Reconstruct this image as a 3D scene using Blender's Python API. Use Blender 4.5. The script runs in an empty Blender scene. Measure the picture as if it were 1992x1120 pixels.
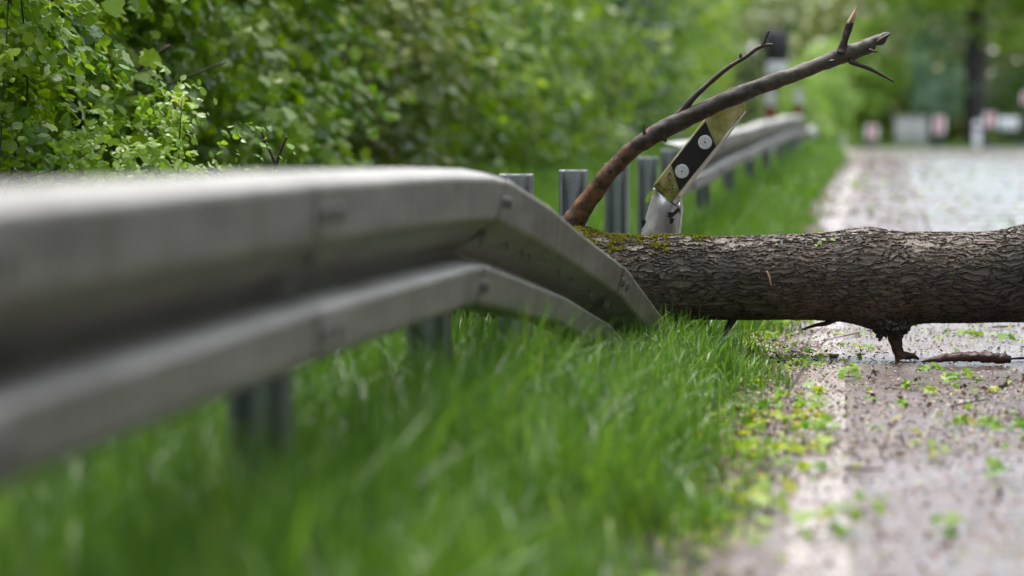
import bpy, math, random
import numpy as np
from mathutils import Vector, Matrix
rng = np.random.default_rng(7)
random.seed(7)
SC = bpy.context.scene
COL = SC.collection
PI = math.pi

# ------------------------------------------------------------------ camera
F = 5400.0
CAMZ = 0.80
PITCH = math.atan(295 / F)
YAW = math.atan(634 / math.hypot(F, 295))
cam_d = bpy.data.cameras.new('camera')
cam = bpy.data.objects.new('camera', cam_d)
COL.objects.link(cam)
cam.location = (0, 0, CAMZ)
cam.rotation_euler = (PI / 2 - PITCH, 0, YAW)
cam_d.sensor_width = 36
cam_d.lens = 36 * F / 1992
cam_d.clip_start = 0.05
cam_d.clip_end = 2000
cam_d.dof.use_dof = True
cam_d.dof.focus_distance = 9.75
cam_d.dof.aperture_fstop = 1.75
cam_d.dof.aperture_blades = 9
SC.camera = cam

# ------------------------------------------------------------------ world, sun, exposure
EL, AZ = math.radians(72), math.radians(-30)          # azimuth measured from +Y towards +X
w = bpy.data.worlds.new('World')
SC.world = w
w.use_nodes = True
nt = w.node_tree
for n in list(nt.nodes):
    nt.nodes.remove(n)
out = nt.nodes.new('ShaderNodeOutputWorld')
bg = nt.nodes.new('ShaderNodeBackground')
sky = nt.nodes.new('ShaderNodeTexSky')
sky.sky_type = 'NISHITA'
sky.sun_disc = False
sky.sun_elevation = EL
sky.sun_rotation = AZ
sky.air_density = 1.0
sky.dust_density = 2.5
sky.ozone_density = 1.0
hs = nt.nodes.new('ShaderNodeHueSaturation')          # an overcast sky is nearly grey
hs.inputs['Saturation'].default_value = 0.40
nt.links.new(sky.outputs[0], hs.inputs['Color'])
nt.links.new(hs.outputs[0], bg.inputs[0])
bg.inputs[1].default_value = 0.15
nt.links.new(bg.outputs[0], out.inputs[0])
sun_d = bpy.data.lights.new('sun', 'SUN')
sun_d.energy = 1.2
sun_d.angle = math.radians(35)
sun_d.color = (1.0, 0.95, 0.88)
sun = bpy.data.objects.new('sun', sun_d)
COL.objects.link(sun)
sdir = Vector((math.sin(AZ) * math.cos(EL), math.cos(AZ) * math.cos(EL), math.sin(EL)))
sun.rotation_euler = sdir.to_track_quat('Z', 'Y').to_euler()
SC.view_settings.view_transform = 'Standard'
SC.view_settings.look = 'None'
SC.view_settings.exposure = 1.85
SC.view_settings.gamma = 1
SC.cycles.max_bounces = 6
SC.cycles.transparent_max_bounces = 4
SC.cycles.use_denoising = True

# ------------------------------------------------------------------ helpers
cR = Vector((math.cos(YAW), math.sin(YAW), 0))
cW = Vector((-math.sin(YAW) * math.cos(PITCH), math.cos(YAW) * math.cos(PITCH), -math.sin(PITCH)))
cU = cR.cross(cW)


def at(px, py, Y):
    """world point on the plane y = Y seen at photo pixel (px, py)"""
    d = cW * F + cR * (px - 996) + cU * (560 - py)
    return Vector((0, 0, CAMZ)) + d * (Y / d.y)


def sst(t):
    t = np.clip(t, 0, 1)
    return t * t * (3 - 2 * t)


def C(y):                                             # the road swings gently right
    return 0.35 * sst((np.asarray(y, float) - 18) / 30)


def G(x, y):                                          # and climbs a little beyond the tree
    x = np.asarray(x, float)
    y = np.asarray(y, float)
    z = 0.38 * sst((y - 12) / 34)
    z = z + 0.10 * sst((-(x - C(y)) - 1.4) / 2.5)     # verge rising to the hedge
    return z


def pval(x, seed=0.0):
    """cheap smooth 3d pseudo noise, x (n,3) -> (n,) in -1..1"""
    a = np.sin(x[:, 0] * 1.0 + 1.7 * np.sin(x[:, 1] * 1.3 + seed) + seed * 2.1)
    b = np.sin(x[:, 1] * 1.1 + 1.9 * np.sin(x[:, 2] * 0.9 + seed * 1.3) + seed)
    c = np.sin(x[:, 2] * 1.2 + 1.6 * np.sin(x[:, 0] * 1.1 - seed) - seed * .7)
    return (a + b + c) / 3


def props(o, label=None, cat=None, group=None, kind=None):
    if label: o['label'] = label
    if cat: o['category'] = cat
    if group: o['group'] = group
    if kind: o['kind'] = kind
    return o


def wloc(o):
    v = Vector((0, 0, 0))
    while o is not None:
        v += o.location
        o = o.parent
    return v


def empty(name, loc, label, cat, group=None):
    o = bpy.data.objects.new(name, None)
    o.empty_display_size = 0.2
    COL.objects.link(o)
    o.location = loc
    return props(o, label, cat, group)


def make(name, V, Fc, mat, parent=None, smooth=True, rnd=None, origin=None, label=None):
    """V world coordinates (n,3); Fc array (m,k) or list of tuples"""
    V = np.asarray(V, dtype=np.float32).reshape(-1, 3)
    off = wloc(parent) if parent is not None else Vector((0, 0, 0))
    loc = Vector((0, 0, 0))
    if origin is not None:
        loc = Vector(origin) - off
    sub = np.array(off + loc, dtype=np.float32)
    V = V - sub
    me = bpy.data.meshes.new(name)
    if isinstance(Fc, np.ndarray):
        m, k = Fc.shape
        me.vertices.add(len(V))
        me.vertices.foreach_set('co', V.ravel())
        me.loops.add(m * k)
        me.loops.foreach_set('vertex_index', Fc.astype(np.int32).ravel())
        me.polygons.add(m)
        me.polygons.foreach_set('loop_start', np.arange(0, m * k, k, dtype=np.int32))
        me.polygons.foreach_set('loop_total', np.full(m, k, dtype=np.int32))
    else:
        me.from_pydata([tuple(map(float, v)) for v in V], [], [tuple(map(int, f)) for f in Fc])
    me.update(calc_edges=True)
    me.polygons.foreach_set('use_smooth', np.full(len(me.polygons), bool(smooth)))
    if rnd is not None:
        a = me.attributes.new('rnd', 'FLOAT', 'POINT')
        a.data.foreach_set('value', np.asarray(rnd, dtype=np.float32))
    me.validate()
    me.materials.append(mat)
    o = bpy.data.objects.new(name, me)
    COL.objects.link(o)
    if parent is not None:
        o.parent = parent
    o.location = loc
    if label: o['label'] = label
    return o


def copy_tree(o, parent=None):
    c = o.copy()
    COL.objects.link(c)
    c.parent = parent
    for ch in [q for q in COL.objects if q.parent == o]:
        copy_tree(ch, c)
    return c


def grid_faces(nu, nv, closed_v=False):
    i, j = np.meshgrid(np.arange(nu - 1), np.arange(nv if closed_v else nv - 1), indexing='ij')
    i = i.ravel(); j = j.ravel()
    j2 = (j + 1) % nv
    return np.stack([i * nv + j, i * nv + j2, (i + 1) * nv + j2, (i + 1) * nv + j], 1)


def catmull(P, n):
    P = np.asarray(P, float)
    Q = np.vstack([2 * P[0] - P[1], P, 2 * P[-1] - P[-2]])
    outp = []
    for i in range(1, len(Q) - 2):
        p0, p1, p2, p3 = Q[i - 1], Q[i], Q[i + 1], Q[i + 2]
        for t in np.linspace(0, 1, n, endpoint=False):
            outp.append(.5 * ((2 * p1) + (-p0 + p2) * t + (2 * p0 - 5 * p1 + 4 * p2 - p3) * t * t + (-p0 + 3 * p1 - 3 * p2 + p3) * t ** 3))
    outp.append(P[-1])
    return np.array(outp)


def tube(P, R, ns=12, sub=5, rough=0.0, seed=0., cap=True, nf=60.):
    """tapered tube along P with radii R -> V, F(list)"""
    PR = catmull(np.hstack([np.asarray(P, float), np.asarray(R, float)[:, None]]), sub)
    Pn, Rn = PR[:, :3], np.maximum(PR[:, 3], 0.0004)
    T = np.gradient(Pn, axis=0)
    T /= np.linalg.norm(T, axis=1)[:, None] + 1e-9
    ref = np.array([0, 1., 0]) if abs(T[0][1]) < .9 else np.array([1., 0, 0])
    V = []
    a = np.linspace(0, 2 * PI, ns, endpoint=False)
    for k in range(len(Pn)):
        n1 = np.cross(T[k], ref); n1 /= np.linalg.norm(n1)
        n2 = np.cross(n1, T[k])
        ref = np.cross(T[k], n1) * -1 if False else n2
        ref = n2
        V.append(Pn[k] + Rn[k] * (np.cos(a)[:, None] * n1 + np.sin(a)[:, None] * n2))
    V = np.array(V)
    if rough:
        cen = np.repeat(Pn[:, None, :], ns, 1)
        d = V - cen
        nz = pval(V.reshape(-1, 3) * nf, seed).reshape(len(Pn), ns, 1) * .6 + pval(V.reshape(-1, 3) * nf * 2.3, seed + 3).reshape(len(Pn), ns, 1) * .4
        V = cen + d * (1 + rough * nz)
    V = V.reshape(-1, 3)
    Fc = [tuple(f) for f in grid_faces(len(Pn), ns, True)]
    if cap:
        Fc.append(tuple(range(ns))[::-1])
        Fc.append(tuple((len(Pn) - 1) * ns + i for i in range(ns)))
    return V, Fc


def join(parts):
    V, Fc, o = [], [], 0
    for v, f in parts:
        v = np.asarray(v, float)
        V.append(v)
        Fc += [tuple(int(i) + o for i in q) for q in f]
        o += len(v)
    return np.vstack(V), Fc


def box(c, s, rot=None, bev=0.0):
    c = np.asarray(c, float); s = np.asarray(s, float) / 2
    if bev <= 0:
        V = np.array([[x, y, z] for x in (-1, 1) for y in (-1, 1) for z in (-1, 1)], float) * s
        Fc = [(0, 1, 3, 2), (4, 6, 7, 5), (0, 4, 5, 1), (2, 3, 7, 6), (0, 2, 6, 4), (1, 5, 7, 3)]
    else:
        b = bev
        pts = []
        for z, ins in ((-s[2], b), (-s[2] + b, 0), (s[2] - b, 0), (s[2], b)):
            for x, y in ((-s[0] + b, -s[1]), (s[0] - b, -s[1]), (s[0], -s[1] + b), (s[0], s[1] - b), (s[0] - b, s[1]), (-s[0] + b, s[1]), (-s[0], s[1] - b), (-s[0], -s[1] + b)):
                pts.append((x * (1 - ins / s[0] * .7), y * (1 - ins / s[1] * .7), z))
        V = np.array(pts)
        Fc = [tuple(f) for f in grid_faces(4, 8, True)] + [tuple(range(8))[::-1], tuple(range(24, 32))]
    if rot is not None:
        V = V @ np.array(rot).T
    return V + c, Fc


def prism(poly, y0, y1):
    """polygon in x-z extruded along y"""
    n = len(poly)
    V = [(x, y0, z) for x, z in poly] + [(x, y1, z) for x, z in poly]
    Fc = [tuple(range(n)), tuple(range(n, 2 * n))[::-1]] + [(i, i + n, (i + 1) % n + n, (i + 1) % n) for i in range(n)]
    return np.array(V, float), Fc


# ------------------------------------------------------------------ materials
def newmat(name):
    m = bpy.data.materials.new(name)
    m.use_nodes = True
    t = m.node_tree
    return m, t, t.nodes['Principled BSDF'], t.nodes['Material Output']


def N(t, typ, **kw):
    n = t.nodes.new(typ)
    for k, v in kw.items():
        setattr(n, k, v)
    return n


def ramp(t, stops, interp='LINEAR'):
    r = N(t, 'ShaderNodeValToRGB')
    r.color_ramp.interpolation = interp
    e = r.color_ramp.elements
    while len(e) < len(stops):
        e.new(0.5)
    for q, (p, c) in zip(e, stops):
        q.position = p
        q.color = (*c, 1) if len(c) == 3 else c
    return r


def noise(t, scale, detail=4, rough=.6, vec=None, dist=0):
    n = N(t, 'ShaderNodeTexNoise')
    n.inputs['Scale'].default_value = scale
    n.inputs['Detail'].default_value = detail
    n.inputs['Roughness'].default_value = rough
    n.inputs['Distortion'].default_value = dist
    if vec is not None:
        t.links.new(vec, n.inputs['Vector'])
    return n


def objcoord(t, scale=(1, 1, 1), which='Object'):
    tc = N(t, 'ShaderNodeTexCoord')
    mp = N(t, 'ShaderNodeMapping')
    mp.inputs['Scale'].default_value = scale
    t.links.new(tc.outputs[which], mp.inputs['Vector'])
    return mp.outputs[0]


def simple(name, col, rough=.6, metal=0., nscale=12, var=.25, bump=.2, bscale=80, spec=.5, coat=0.):
    m, t, p, o = newmat(name)
    v = objcoord(t)
    n = noise(t, nscale, 5, .6, v)
    c = np.array(col)
    r = ramp(t, [(.3, tuple(c * (1 - var))), (.7, tuple(np.minimum(c * (1 + var), .95)))])
    t.links.new(n.outputs[0], r.inputs[0])
    t.links.new(r.outputs[0], p.inputs['Base Color'])
    p.inputs['Roughness'].default_value = rough
    p.inputs['Metallic'].default_value = metal
    p.inputs['Specular IOR Level'].default_value = spec
    p.inputs['Coat Weight'].default_value = coat
    p.inputs['Coat Roughness'].default_value = .2
    if bump:
        n2 = noise(t, bscale, 4, .6, v)
        b = N(t, 'ShaderNodeBump')
        b.inputs['Strength'].default_value = bump
        b.inputs['Distance'].default_value = .003
        t.links.new(n2.outputs[0], b.inputs['Height'])
        t.links.new(b.outputs[0], p.inputs['Normal'])
    return m


def leafmat(name, stops, rough=.38, trans=.35, spec=.5):
    m, t, p, o = newmat(name)
    a = N(t, 'ShaderNodeAttribute', attribute_name='rnd')
    r = ramp(t, stops)
    t.links.new(a.outputs['Fac'], r.inputs[0])
    t.links.new(r.outputs[0], p.inputs['Base Color'])
    p.inputs['Roughness'].default_value = rough
    p.inputs['Specular IOR Level'].default_value = spec
    tr = N(t, 'ShaderNodeBsdfTranslucent')
    g = N(t, 'ShaderNodeMix', data_type='RGBA', blend_type='MULTIPLY')
    g.inputs[0].default_value = 1
    t.links.new(r.outputs[0], g.inputs[6])
    g.inputs[7].default_value = (1.5, 1.6, .55, 1)
    t.links.new(g.outputs[2], tr.inputs[0])
    mx = N(t, 'ShaderNodeMixShader')
    mx.inputs[0].default_value = trans
    t.links.new(p.outputs[0], mx.inputs[1])
    t.links.new(tr.outputs[0], mx.inputs[2])
    t.links.new(mx.outputs[0], o.inputs['Surface'])
    return m


M = {}
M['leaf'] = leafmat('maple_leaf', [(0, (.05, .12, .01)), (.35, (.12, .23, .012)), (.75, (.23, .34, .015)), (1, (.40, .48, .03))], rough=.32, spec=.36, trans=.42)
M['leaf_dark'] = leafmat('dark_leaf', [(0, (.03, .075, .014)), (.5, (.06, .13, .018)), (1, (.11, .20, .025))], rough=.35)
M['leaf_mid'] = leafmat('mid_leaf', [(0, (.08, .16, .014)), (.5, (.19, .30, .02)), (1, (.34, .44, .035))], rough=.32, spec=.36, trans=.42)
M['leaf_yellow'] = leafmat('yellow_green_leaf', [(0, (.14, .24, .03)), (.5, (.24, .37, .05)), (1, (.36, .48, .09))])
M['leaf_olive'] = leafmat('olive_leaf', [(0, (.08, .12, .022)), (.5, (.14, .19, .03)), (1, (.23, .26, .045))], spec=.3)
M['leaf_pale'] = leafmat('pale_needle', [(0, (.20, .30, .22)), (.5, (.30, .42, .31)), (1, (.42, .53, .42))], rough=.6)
M['grass'] = leafmat('grass_blade', [(0, (.032, .078, .018)), (.4, (.072, .155, .028)), (.74, (.14, .245, .045)), (.9, (.26, .35, .09)), (1, (.42, .42, .22))], rough=.34, spec=.45, trans=.4)
M['grass_far'] = leafmat('grass_blade_far', [(0, (.06, .13, .018)), (.5, (.10, .20, .028)), (1, (.16, .28, .04))], rough=.45, trans=.35)
M['fresh'] = leafmat('torn_leaf', [(0, (.07, .17, .012)), (.5, (.15, .29, .018)), (.8, (.30, .38, .03)), (1, (.36, .33, .04))], rough=.4, spec=.3)
M['litter'] = leafmat('litter', [(0, (.03, .018, .015)), (.25, (.075, .034, .024)), (.5, (.15, .07, .05)), (.68, (.24, .13, .09)), (.76, (.14, .20, .03)), (.92, (.28, .33, .05)), (1, (.42, .34, .26))], rough=.4, trans=.1)
M['moss'] = leafmat('moss', [(0, (.05, .05, .01)), (.5, (.15, .15, .015)), (1, (.34, .31, .03))], rough=.8, trans=.2, spec=.1)
M['trunk_far'] = simple('far_bark', (.035, .03, .028), .85, nscale=4, bump=.5, bscale=14)
M['twig'] = simple('twig_bark', (.05, .035, .027), .55, nscale=30, bump=.5, bscale=150)
M['splinter'] = simple('fresh_wood', (.52, .36, .24), .6, nscale=60, bump=.4, bscale=200)


def m_bark():
    m, t, p, o = newmat('tree_bark')
    v = objcoord(t)
    # wavy lengthwise ridges: stretched voronoi edges, warped
    nz = noise(t, 5, 3, .55, v)
    mixv = N(t, 'ShaderNodeVectorMath', operation='MULTIPLY_ADD')
    t.links.new(nz.outputs['Color'], mixv.inputs[0])
    mixv.inputs[1].default_value = (.10, .10, .10)
    t.links.new(v, mixv.inputs[2])
    nz2 = noise(t, 26, 3, .6, v)
    mixv2 = N(t, 'ShaderNodeVectorMath', operation='MULTIPLY_ADD')
    t.links.new(nz2.outputs['Color'], mixv2.inputs[0])
    mixv2.inputs[1].default_value = (.03, .022, .022)
    t.links.new(mixv.outputs[0], mixv2.inputs[2])
    hs_ = []
    for sc, st in ((70, .10), (130, .22)):
        mp = N(t, 'ShaderNodeMapping')
        mp.inputs['Scale'].default_value = (sc * st, sc, sc)
        t.links.new(mixv2.outputs[0], mp.inputs[0])
        vo = N(t, 'ShaderNodeTexVoronoi', feature='DISTANCE_TO_EDGE')
        vo.inputs['Scale'].default_value = 1
        t.links.new(mp.outputs[0], vo.inputs['Vector'])
        hs_.append(vo.outputs['Distance'])
    r1 = ramp(t, [(0, (0, 0, 0)), (.13, (.7, .7, .7)), (.35, (1, 1, 1))])
    t.links.new(hs_[0], r1.inputs[0])
    r2 = ramp(t, [(0, (0, 0, 0)), (.3, (1, 1, 1))])
    t.links.new(hs_[1], r2.inputs[0])
    fn = noise(t, 160, 4, .65, v)
    a1 = N(t, 'ShaderNodeMath', operation='MULTIPLY_ADD')
    t.links.new(r2.outputs[0], a1.inputs[0]); a1.inputs[1].default_value = .12
    t.links.new(r1.outputs[0], a1.inputs[2])
    a2 = N(t, 'ShaderNodeMath', operation='MULTIPLY_ADD')
    t.links.new(fn.outputs[0], a2.inputs[0]); a2.inputs[1].default_value = .22
    t.links.new(a1.outputs[0], a2.inputs[2])
    cr = ramp(t, [(.2, (.016, .012, .010)), (.60, (.135, .108, .088)), (1.0, (.215, .18, .15))])
    mr = N(t, 'ShaderNodeMath', operation='MULTIPLY'); mr.inputs[1].default_value = .76
    t.links.new(a2.outputs[0], mr.inputs[0])
    t.links.new(mr.outputs[0], cr.inputs[0])
    big = noise(t, 3.5, 3, .5, v)
    bm = N(t, 'ShaderNodeMix', data_type='RGBA', blend_type='MULTIPLY')
    br = ramp(t, [(.3, (.7, .68, .66)), (.7, (1.2, 1.15, 1.1))])
    t.links.new(big.outputs[0], br.inputs[0])
    bm.inputs[0].default_value = 1
    t.links.new(cr.outputs[0], bm.inputs[6]); t.links.new(br.outputs[0], bm.inputs[7])
    t.links.new(bm.outputs[2], p.inputs['Base Color'])
    p.inputs['Roughness'].default_value = .52
    p.inputs['Specular IOR Level'].default_value = .45
    d = N(t, 'ShaderNodeDisplacement')
    d.inputs['Scale'].default_value = .0078
    d.inputs['Midlevel'].default_value = .8
    t.links.new(a2.outputs[0], d.inputs['Height'])
    t.links.new(d.outputs[0], o.inputs['Displacement'])
    m.displacement_method = 'BOTH'
    return m


M['bark'] = m_bark()


def m_branch():
    m, t, p, o = newmat('branch_bark')
    v = objcoord(t)
    tc = N(t, 'ShaderNodeAttribute', attribute_name='rnd')     # 0 near the trunk (bark torn off) .. 1 tip
    n = noise(t, 9, 5, .65, v)
    a = N(t, 'ShaderNodeMath', operation='MULTIPLY_ADD')
    t.links.new(n.outputs[0], a.inputs[0]); a.inputs[1].default_value = 1.1
    t.links.new(tc.outputs['Fac'], a.inputs[2])
    r = ramp(t, [(.40, (.27, .12, .045)), (.52, (.15, .07, .036)), (.60, (.05, .035, .027)), (.70, (.16, .085, .05)), (.78, (.042, .032, .026)), (.95, (.06, .048, .038)), (1.0, (.10, .085, .066))])
    t.links.new(a.outputs[0], r.inputs[0])
    mp = N(t, 'ShaderNodeMapping'); mp.inputs['Scale'].default_value = (60, 60, 60)
    t.links.new(v, mp.inputs[0])
    fn = noise(t, 1, 5, .7, mp.outputs[0])
    mul = N(t, 'ShaderNodeMix', data_type='RGBA', blend_type='MULTIPLY'); mul.inputs[0].default_value = .8
    fr = ramp(t, [(.3, (.45, .45, .45)), (.6, (1.15, 1.15, 1.15))])
    t.links.new(fn.outputs[0], fr.inputs[0])
    t.links.new(r.outputs[0], mul.inputs[6]); t.links.new(fr.outputs[0], mul.inputs[7])
    t.links.new(mul.outputs[2], p.inputs['Base Color'])
    p.inputs['Roughness'].default_value = .55
    p.inputs['Specular IOR Level'].default_value = .3
    b = N(t, 'ShaderNodeBump'); b.inputs['Strength'].default_value = .6; b.inputs['Distance'].default_value = .004
    t.links.new(fn.outputs[0], b.inputs['Height']); t.links.new(b.outputs[0], p.inputs['Normal'])
    return m


M['branch'] = m_branch()


def m_galv(name, base=(.29, .278, .258), streak=True, rough=.5, metal=.3):
    m, t, p, o = newmat(name)
    v = objcoord(t, (1, .35, 2.5)) if streak else objcoord(t)
    n = noise(t, 7, 6, .6, v)
    c = np.array(base)
    r = ramp(t, [(.3, tuple(c * .72)), (.5, tuple(c)), (.75, tuple(c * 1.25))])
    t.links.new(n.outputs[0], r.inputs[0])
    v2 = objcoord(t)
    sp = N(t, 'ShaderNodeTexVoronoi'); sp.inputs['Scale'].default_value = 120
    t.links.new(v2, sp.inputs['Vector'])
    sr = ramp(t, [(0, (.8, .8, .8)), (1, (1.15, 1.15, 1.15))])
    t.links.new(sp.outputs['Color'], sr.inputs[0])
    mul = N(t, 'ShaderNodeMix', data_type='RGBA', blend_type='MULTIPLY'); mul.inputs[0].default_value = .7
    t.links.new(r.outputs[0], mul.inputs[6]); t.links.new(sr.outputs[0], mul.inputs[7])
    t.links.new(mul.outputs[2], p.inputs['Base Color'])
    p.inputs['Metallic'].default_value = metal
    if streak:                                       # dried mud runs and dull zinc patches
        st_ = noise(t, 1, 6, .7, objcoord(t, (9, 22, 2.2)))
        srp = ramp(t, [(.34, (.62, .58, .52)), (.5, (1, 1, 1)), (.8, (1.1, 1.1, 1.1))])
        t.links.new(st_.outputs[0], srp.inputs[0])
        m3 = N(t, 'ShaderNodeMix', data_type='RGBA', blend_type='MULTIPLY'); m3.inputs[0].default_value = .75
        t.links.new(mul.outputs[2], m3.inputs[6]); t.links.new(srp.outputs[0], m3.inputs[7])
        t.links.new(m3.outputs[2], p.inputs['Base Color'])
    rr = N(t, 'ShaderNodeMapRange'); rr.inputs[3].default_value = rough - .1; rr.inputs[4].default_value = rough + .15
    t.links.new(n.outputs[0], rr.inputs[0]); t.links.new(rr.outputs[0], p.inputs['Roughness'])
    n2 = noise(t, 30, 4, .6, v2)
    b = N(t, 'ShaderNodeBump'); b.inputs['Strength'].default_value = .15; b.inputs['Distance'].default_value = .003
    t.links.new(n2.outputs[0], b.inputs['Height']); t.links.new(b.outputs[0], p.inputs['Normal'])
    return m


M['rail'] = m_galv('weathered_galvanised_rail')
M['post'] = m_galv('wet_galvanised_post', (.33, .345, .36), False, .42, .4)
M['bolt'] = m_galv('dull_bolt', (.16, .16, .165), False, .4, .6)


def m_panel():
    m, t, p, o = newmat('algae_stained_plastic')
    v = objcoord(t)
    n = noise(t, 14, 6, .7, v)
    n2 = noise(t, 6, 3, .5, v)
    a = N(t, 'ShaderNodeMath', operation='MULTIPLY_ADD')
    t.links.new(n.outputs[0], a.inputs[0]); a.inputs[1].default_value = .6
    t.links.new(n2.outputs[0], a.inputs[2])
    r = ramp(t, [(.62, (.62, .60, .52)), (.78, (.42, .38, .16)), (.92, (.20, .19, .03)), (1., (.12, .12, .015))])
    t.links.new(a.outputs[0], r.inputs[0])
    t.links.new(r.outputs[0], p.inputs['Base Color'])
    p.inputs['Roughness'].default_value = .5
    b = N(t, 'ShaderNodeBump'); b.inputs['Strength'].default_value = .3; b.inputs['Distance'].default_value = .002
    n3 = noise(t, 120, 4, .6, v)
    t.links.new(n3.outputs[0], b.inputs['Height']); t.links.new(b.outputs[0], p.inputs['Normal'])
    return m


M['panel'] = m_panel()
M['white'] = simple('white_plastic', (.62, .62, .62), .28, nscale=20, var=.18, bump=.3, bscale=25)
M['white_paint'] = simple('white_board', (.7, .7, .7), .5)
M['black'] = simple('black_film', (.012, .012, .013), .35, nscale=20, bump=.1)
M['red'] = simple('red_film', (.62, .05, .04), .4, nscale=20, bump=0)
M['orange'] = simple('orange_film', (.7, .12, .03), .4, nscale=20, bump=0)
M['dark_metal'] = simple('dark_sign_back', (.035, .037, .045), .45)
M['teal'] = simple('dark_rubber_foot', (.03, .07, .08), .7)
M['concrete'] = simple('pale_render', (.40, .385, .36), .8)


def m_reflector():
    m, t, p, o = newmat('reflector')
    v = objcoord(t)
    vo = N(t, 'ShaderNodeTexVoronoi'); vo.inputs['Scale'].default_value = 260
    t.links.new(v, vo.inputs['Vector'])
    r = ramp(t, [(0, (.55, .56, .58)), (1, (.82, .82, .83))])
    t.links.new(vo.outputs['Color'], r.inputs[0])
    t.links.new(r.outputs[0], p.inputs['Base Color'])
    p.inputs['Roughness'].default_value = .25
    p.inputs['Metallic'].default_value = .15
    return m


M['reflector'] = m_reflector()
M['fragment'] = simple('wet_red_brown_bark', (.075, .036, .028), .4, nscale=25, var=.5, bump=.9, bscale=90)
M['shaft'] = simple('torn_wet_plastic', (.47, .47, .48), .22, .35, nscale=16, var=.3, bump=.35, bscale=22)


def m_road():
    m, t, p, o = newmat('wet_asphalt')
    v = objcoord(t)
    n = noise(t, 1.3, 5, .6, v)
    fine = noise(t, 170, 3, .7, v)
    c1 = ramp(t, [(.3, (.022, .021, .024)), (.55, (.042, .040, .045)), (.8, (.08, .078, .085))])
    t.links.new(fine.outputs[0], c1.inputs[0])
    # brown bud-scale dust, densest along the verge
    sx = N(t, 'ShaderNodeSeparateXYZ'); t.links.new(v, sx.inputs[0])
    mr = N(t, 'ShaderNodeMapRange'); mr.inputs[1].default_value = -.2; mr.inputs[2].default_value = 1.5
    mr.inputs[3].default_value = .19; mr.inputs[4].default_value = -.03
    t.links.new(sx.outputs[0], mr.inputs[0])
    dn = noise(t, 26, 6, .75, v)
    ad = N(t, 'ShaderNodeMath', operation='ADD')
    t.links.new(dn.outputs[0], ad.inputs[0]); t.links.new(mr.outputs[0], ad.inputs[1])
    dr = ramp(t, [(.52, (0, 0, 0)), (.68, (1, 1, 1))])
    t.links.new(ad.outputs[0], dr.inputs[0])
    mx = N(t, 'ShaderNodeMix', data_type='RGBA')
    t.links.new(dr.outputs[0], mx.inputs[0]); t.links.new(c1.outputs[0], mx.inputs[6])
    mx.inputs[7].default_value = (.095, .055, .043, 1)
    t.links.new(mx.outputs[2], p.inputs['Base Color'])
    rr = ramp(t, [(.35, (.16, .16, .16)), (.65, (.42, .42, .42))])
    t.links.new(n.outputs[0], rr.inputs[0])
    ra = N(t, 'ShaderNodeMath', operation='MULTIPLY_ADD'); ra.inputs[1].default_value = .3
    t.links.new(dr.outputs[0], ra.inputs[0]); t.links.new(rr.outputs[0], ra.inputs[2])
    t.links.new(ra.outputs[0], p.inputs['Roughness'])
    p.inputs['Specular IOR Level'].default_value = .5
    p.inputs['Coat Weight'].default_value = .36
    p.inputs['Coat IOR'].default_value = 1.5
    cr_ = ramp(t, [(.3, (.22, .22, .22)), (.7, (.40, .40, .40))])
    t.links.new(n.outputs[0], cr_.inputs[0]); t.links.new(cr_.outputs[0], p.inputs['Coat Roughness'])
    b = N(t, 'ShaderNodeBump'); b.inputs['Strength'].default_value = .55; b.inputs['Distance'].default_value = .004
    t.links.new(fine.outputs[0], b.inputs['Height']); t.links.new(b.outputs[0], p.inputs['Normal'])
    return m


M['road'] = m_road()


def m_line():
    m, t, p, o = newmat('worn_line_paint')
    v = objcoord(t)
    n = noise(t, 60, 5, .75, v)
    r = ramp(t, [(.40, (.06, .045, .042)), (.51, (.29, .24, .22)), (.76, (.50, .44, .41))])
    t.links.new(n.outputs[0], r.inputs[0])
    t.links.new(r.outputs[0], p.inputs['Base Color'])
    p.inputs['Roughness'].default_value = .4
    b = N(t, 'ShaderNodeBump'); b.inputs['Strength'].default_value = .5; b.inputs['Distance'].default_value = .003
    f = noise(t, 170, 3, .7, v)
    t.links.new(f.outputs[0], b.inputs['Height']); t.links.new(b.outputs[0], p.inputs['Normal'])
    return m


M['line'] = m_line()


def m_soil():
    m, t, p, o = newmat('verge_soil')
    v = objcoord(t)
    n = noise(t, 3, 6, .7, v)
    n2 = noise(t, 45, 5, .7, v)
    r = ramp(t, [(.35, (.03, .05, .014)), (.55, (.045, .085, .018)), (.75, (.06, .11, .02))])
    t.links.new(n.outputs[0], r.inputs[0])
    r2 = ramp(t, [(.45, (.5, .45, .4)), (.62, (1.2, 1.2, 1.2))])
    t.links.new(n2.outputs[0], r2.inputs[0])
    mul = N(t, 'ShaderNodeMix', data_type='RGBA', blend_type='MULTIPLY'); mul.inputs[0].default_value = 1
    t.links.new(r.outputs[0], mul.inputs[6]); t.links.new(r2.outputs[0], mul.inputs[7])
    t.links.new(mul.outputs[2], p.inputs['Base Color'])
    p.inputs['Roughness'].default_value = .8
    b = N(t, 'ShaderNodeBump'); b.inputs['Strength'].default_value = .8; b.inputs['Distance'].default_value = .02
    t.links.new(n2.outputs[0], b.inputs['Height']); t.links.new(b.outputs[0], p.inputs['Normal'])
    return m


M['soil'] = m_soil()

# ------------------------------------------------------------------ ground, road, line
ys = np.concatenate([np.linspace(-20, 0, 8), np.linspace(.5, 60, 140), np.linspace(62, 130, 30), np.linspace(150, 900, 16)])
xs = np.concatenate([np.linspace(-600, -12, 14), np.linspace(-10, 10, 61), np.linspace(12, 600, 14)])
YY, XX = np.meshgrid(ys, xs, indexing='ij')
ZZ = G(XX, YY)
make('ground', np.stack([XX, YY, ZZ], -1).reshape(-1, 3), grid_faces(len(ys), len(xs)), M['soil'])['kind'] = 'structure'


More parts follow.
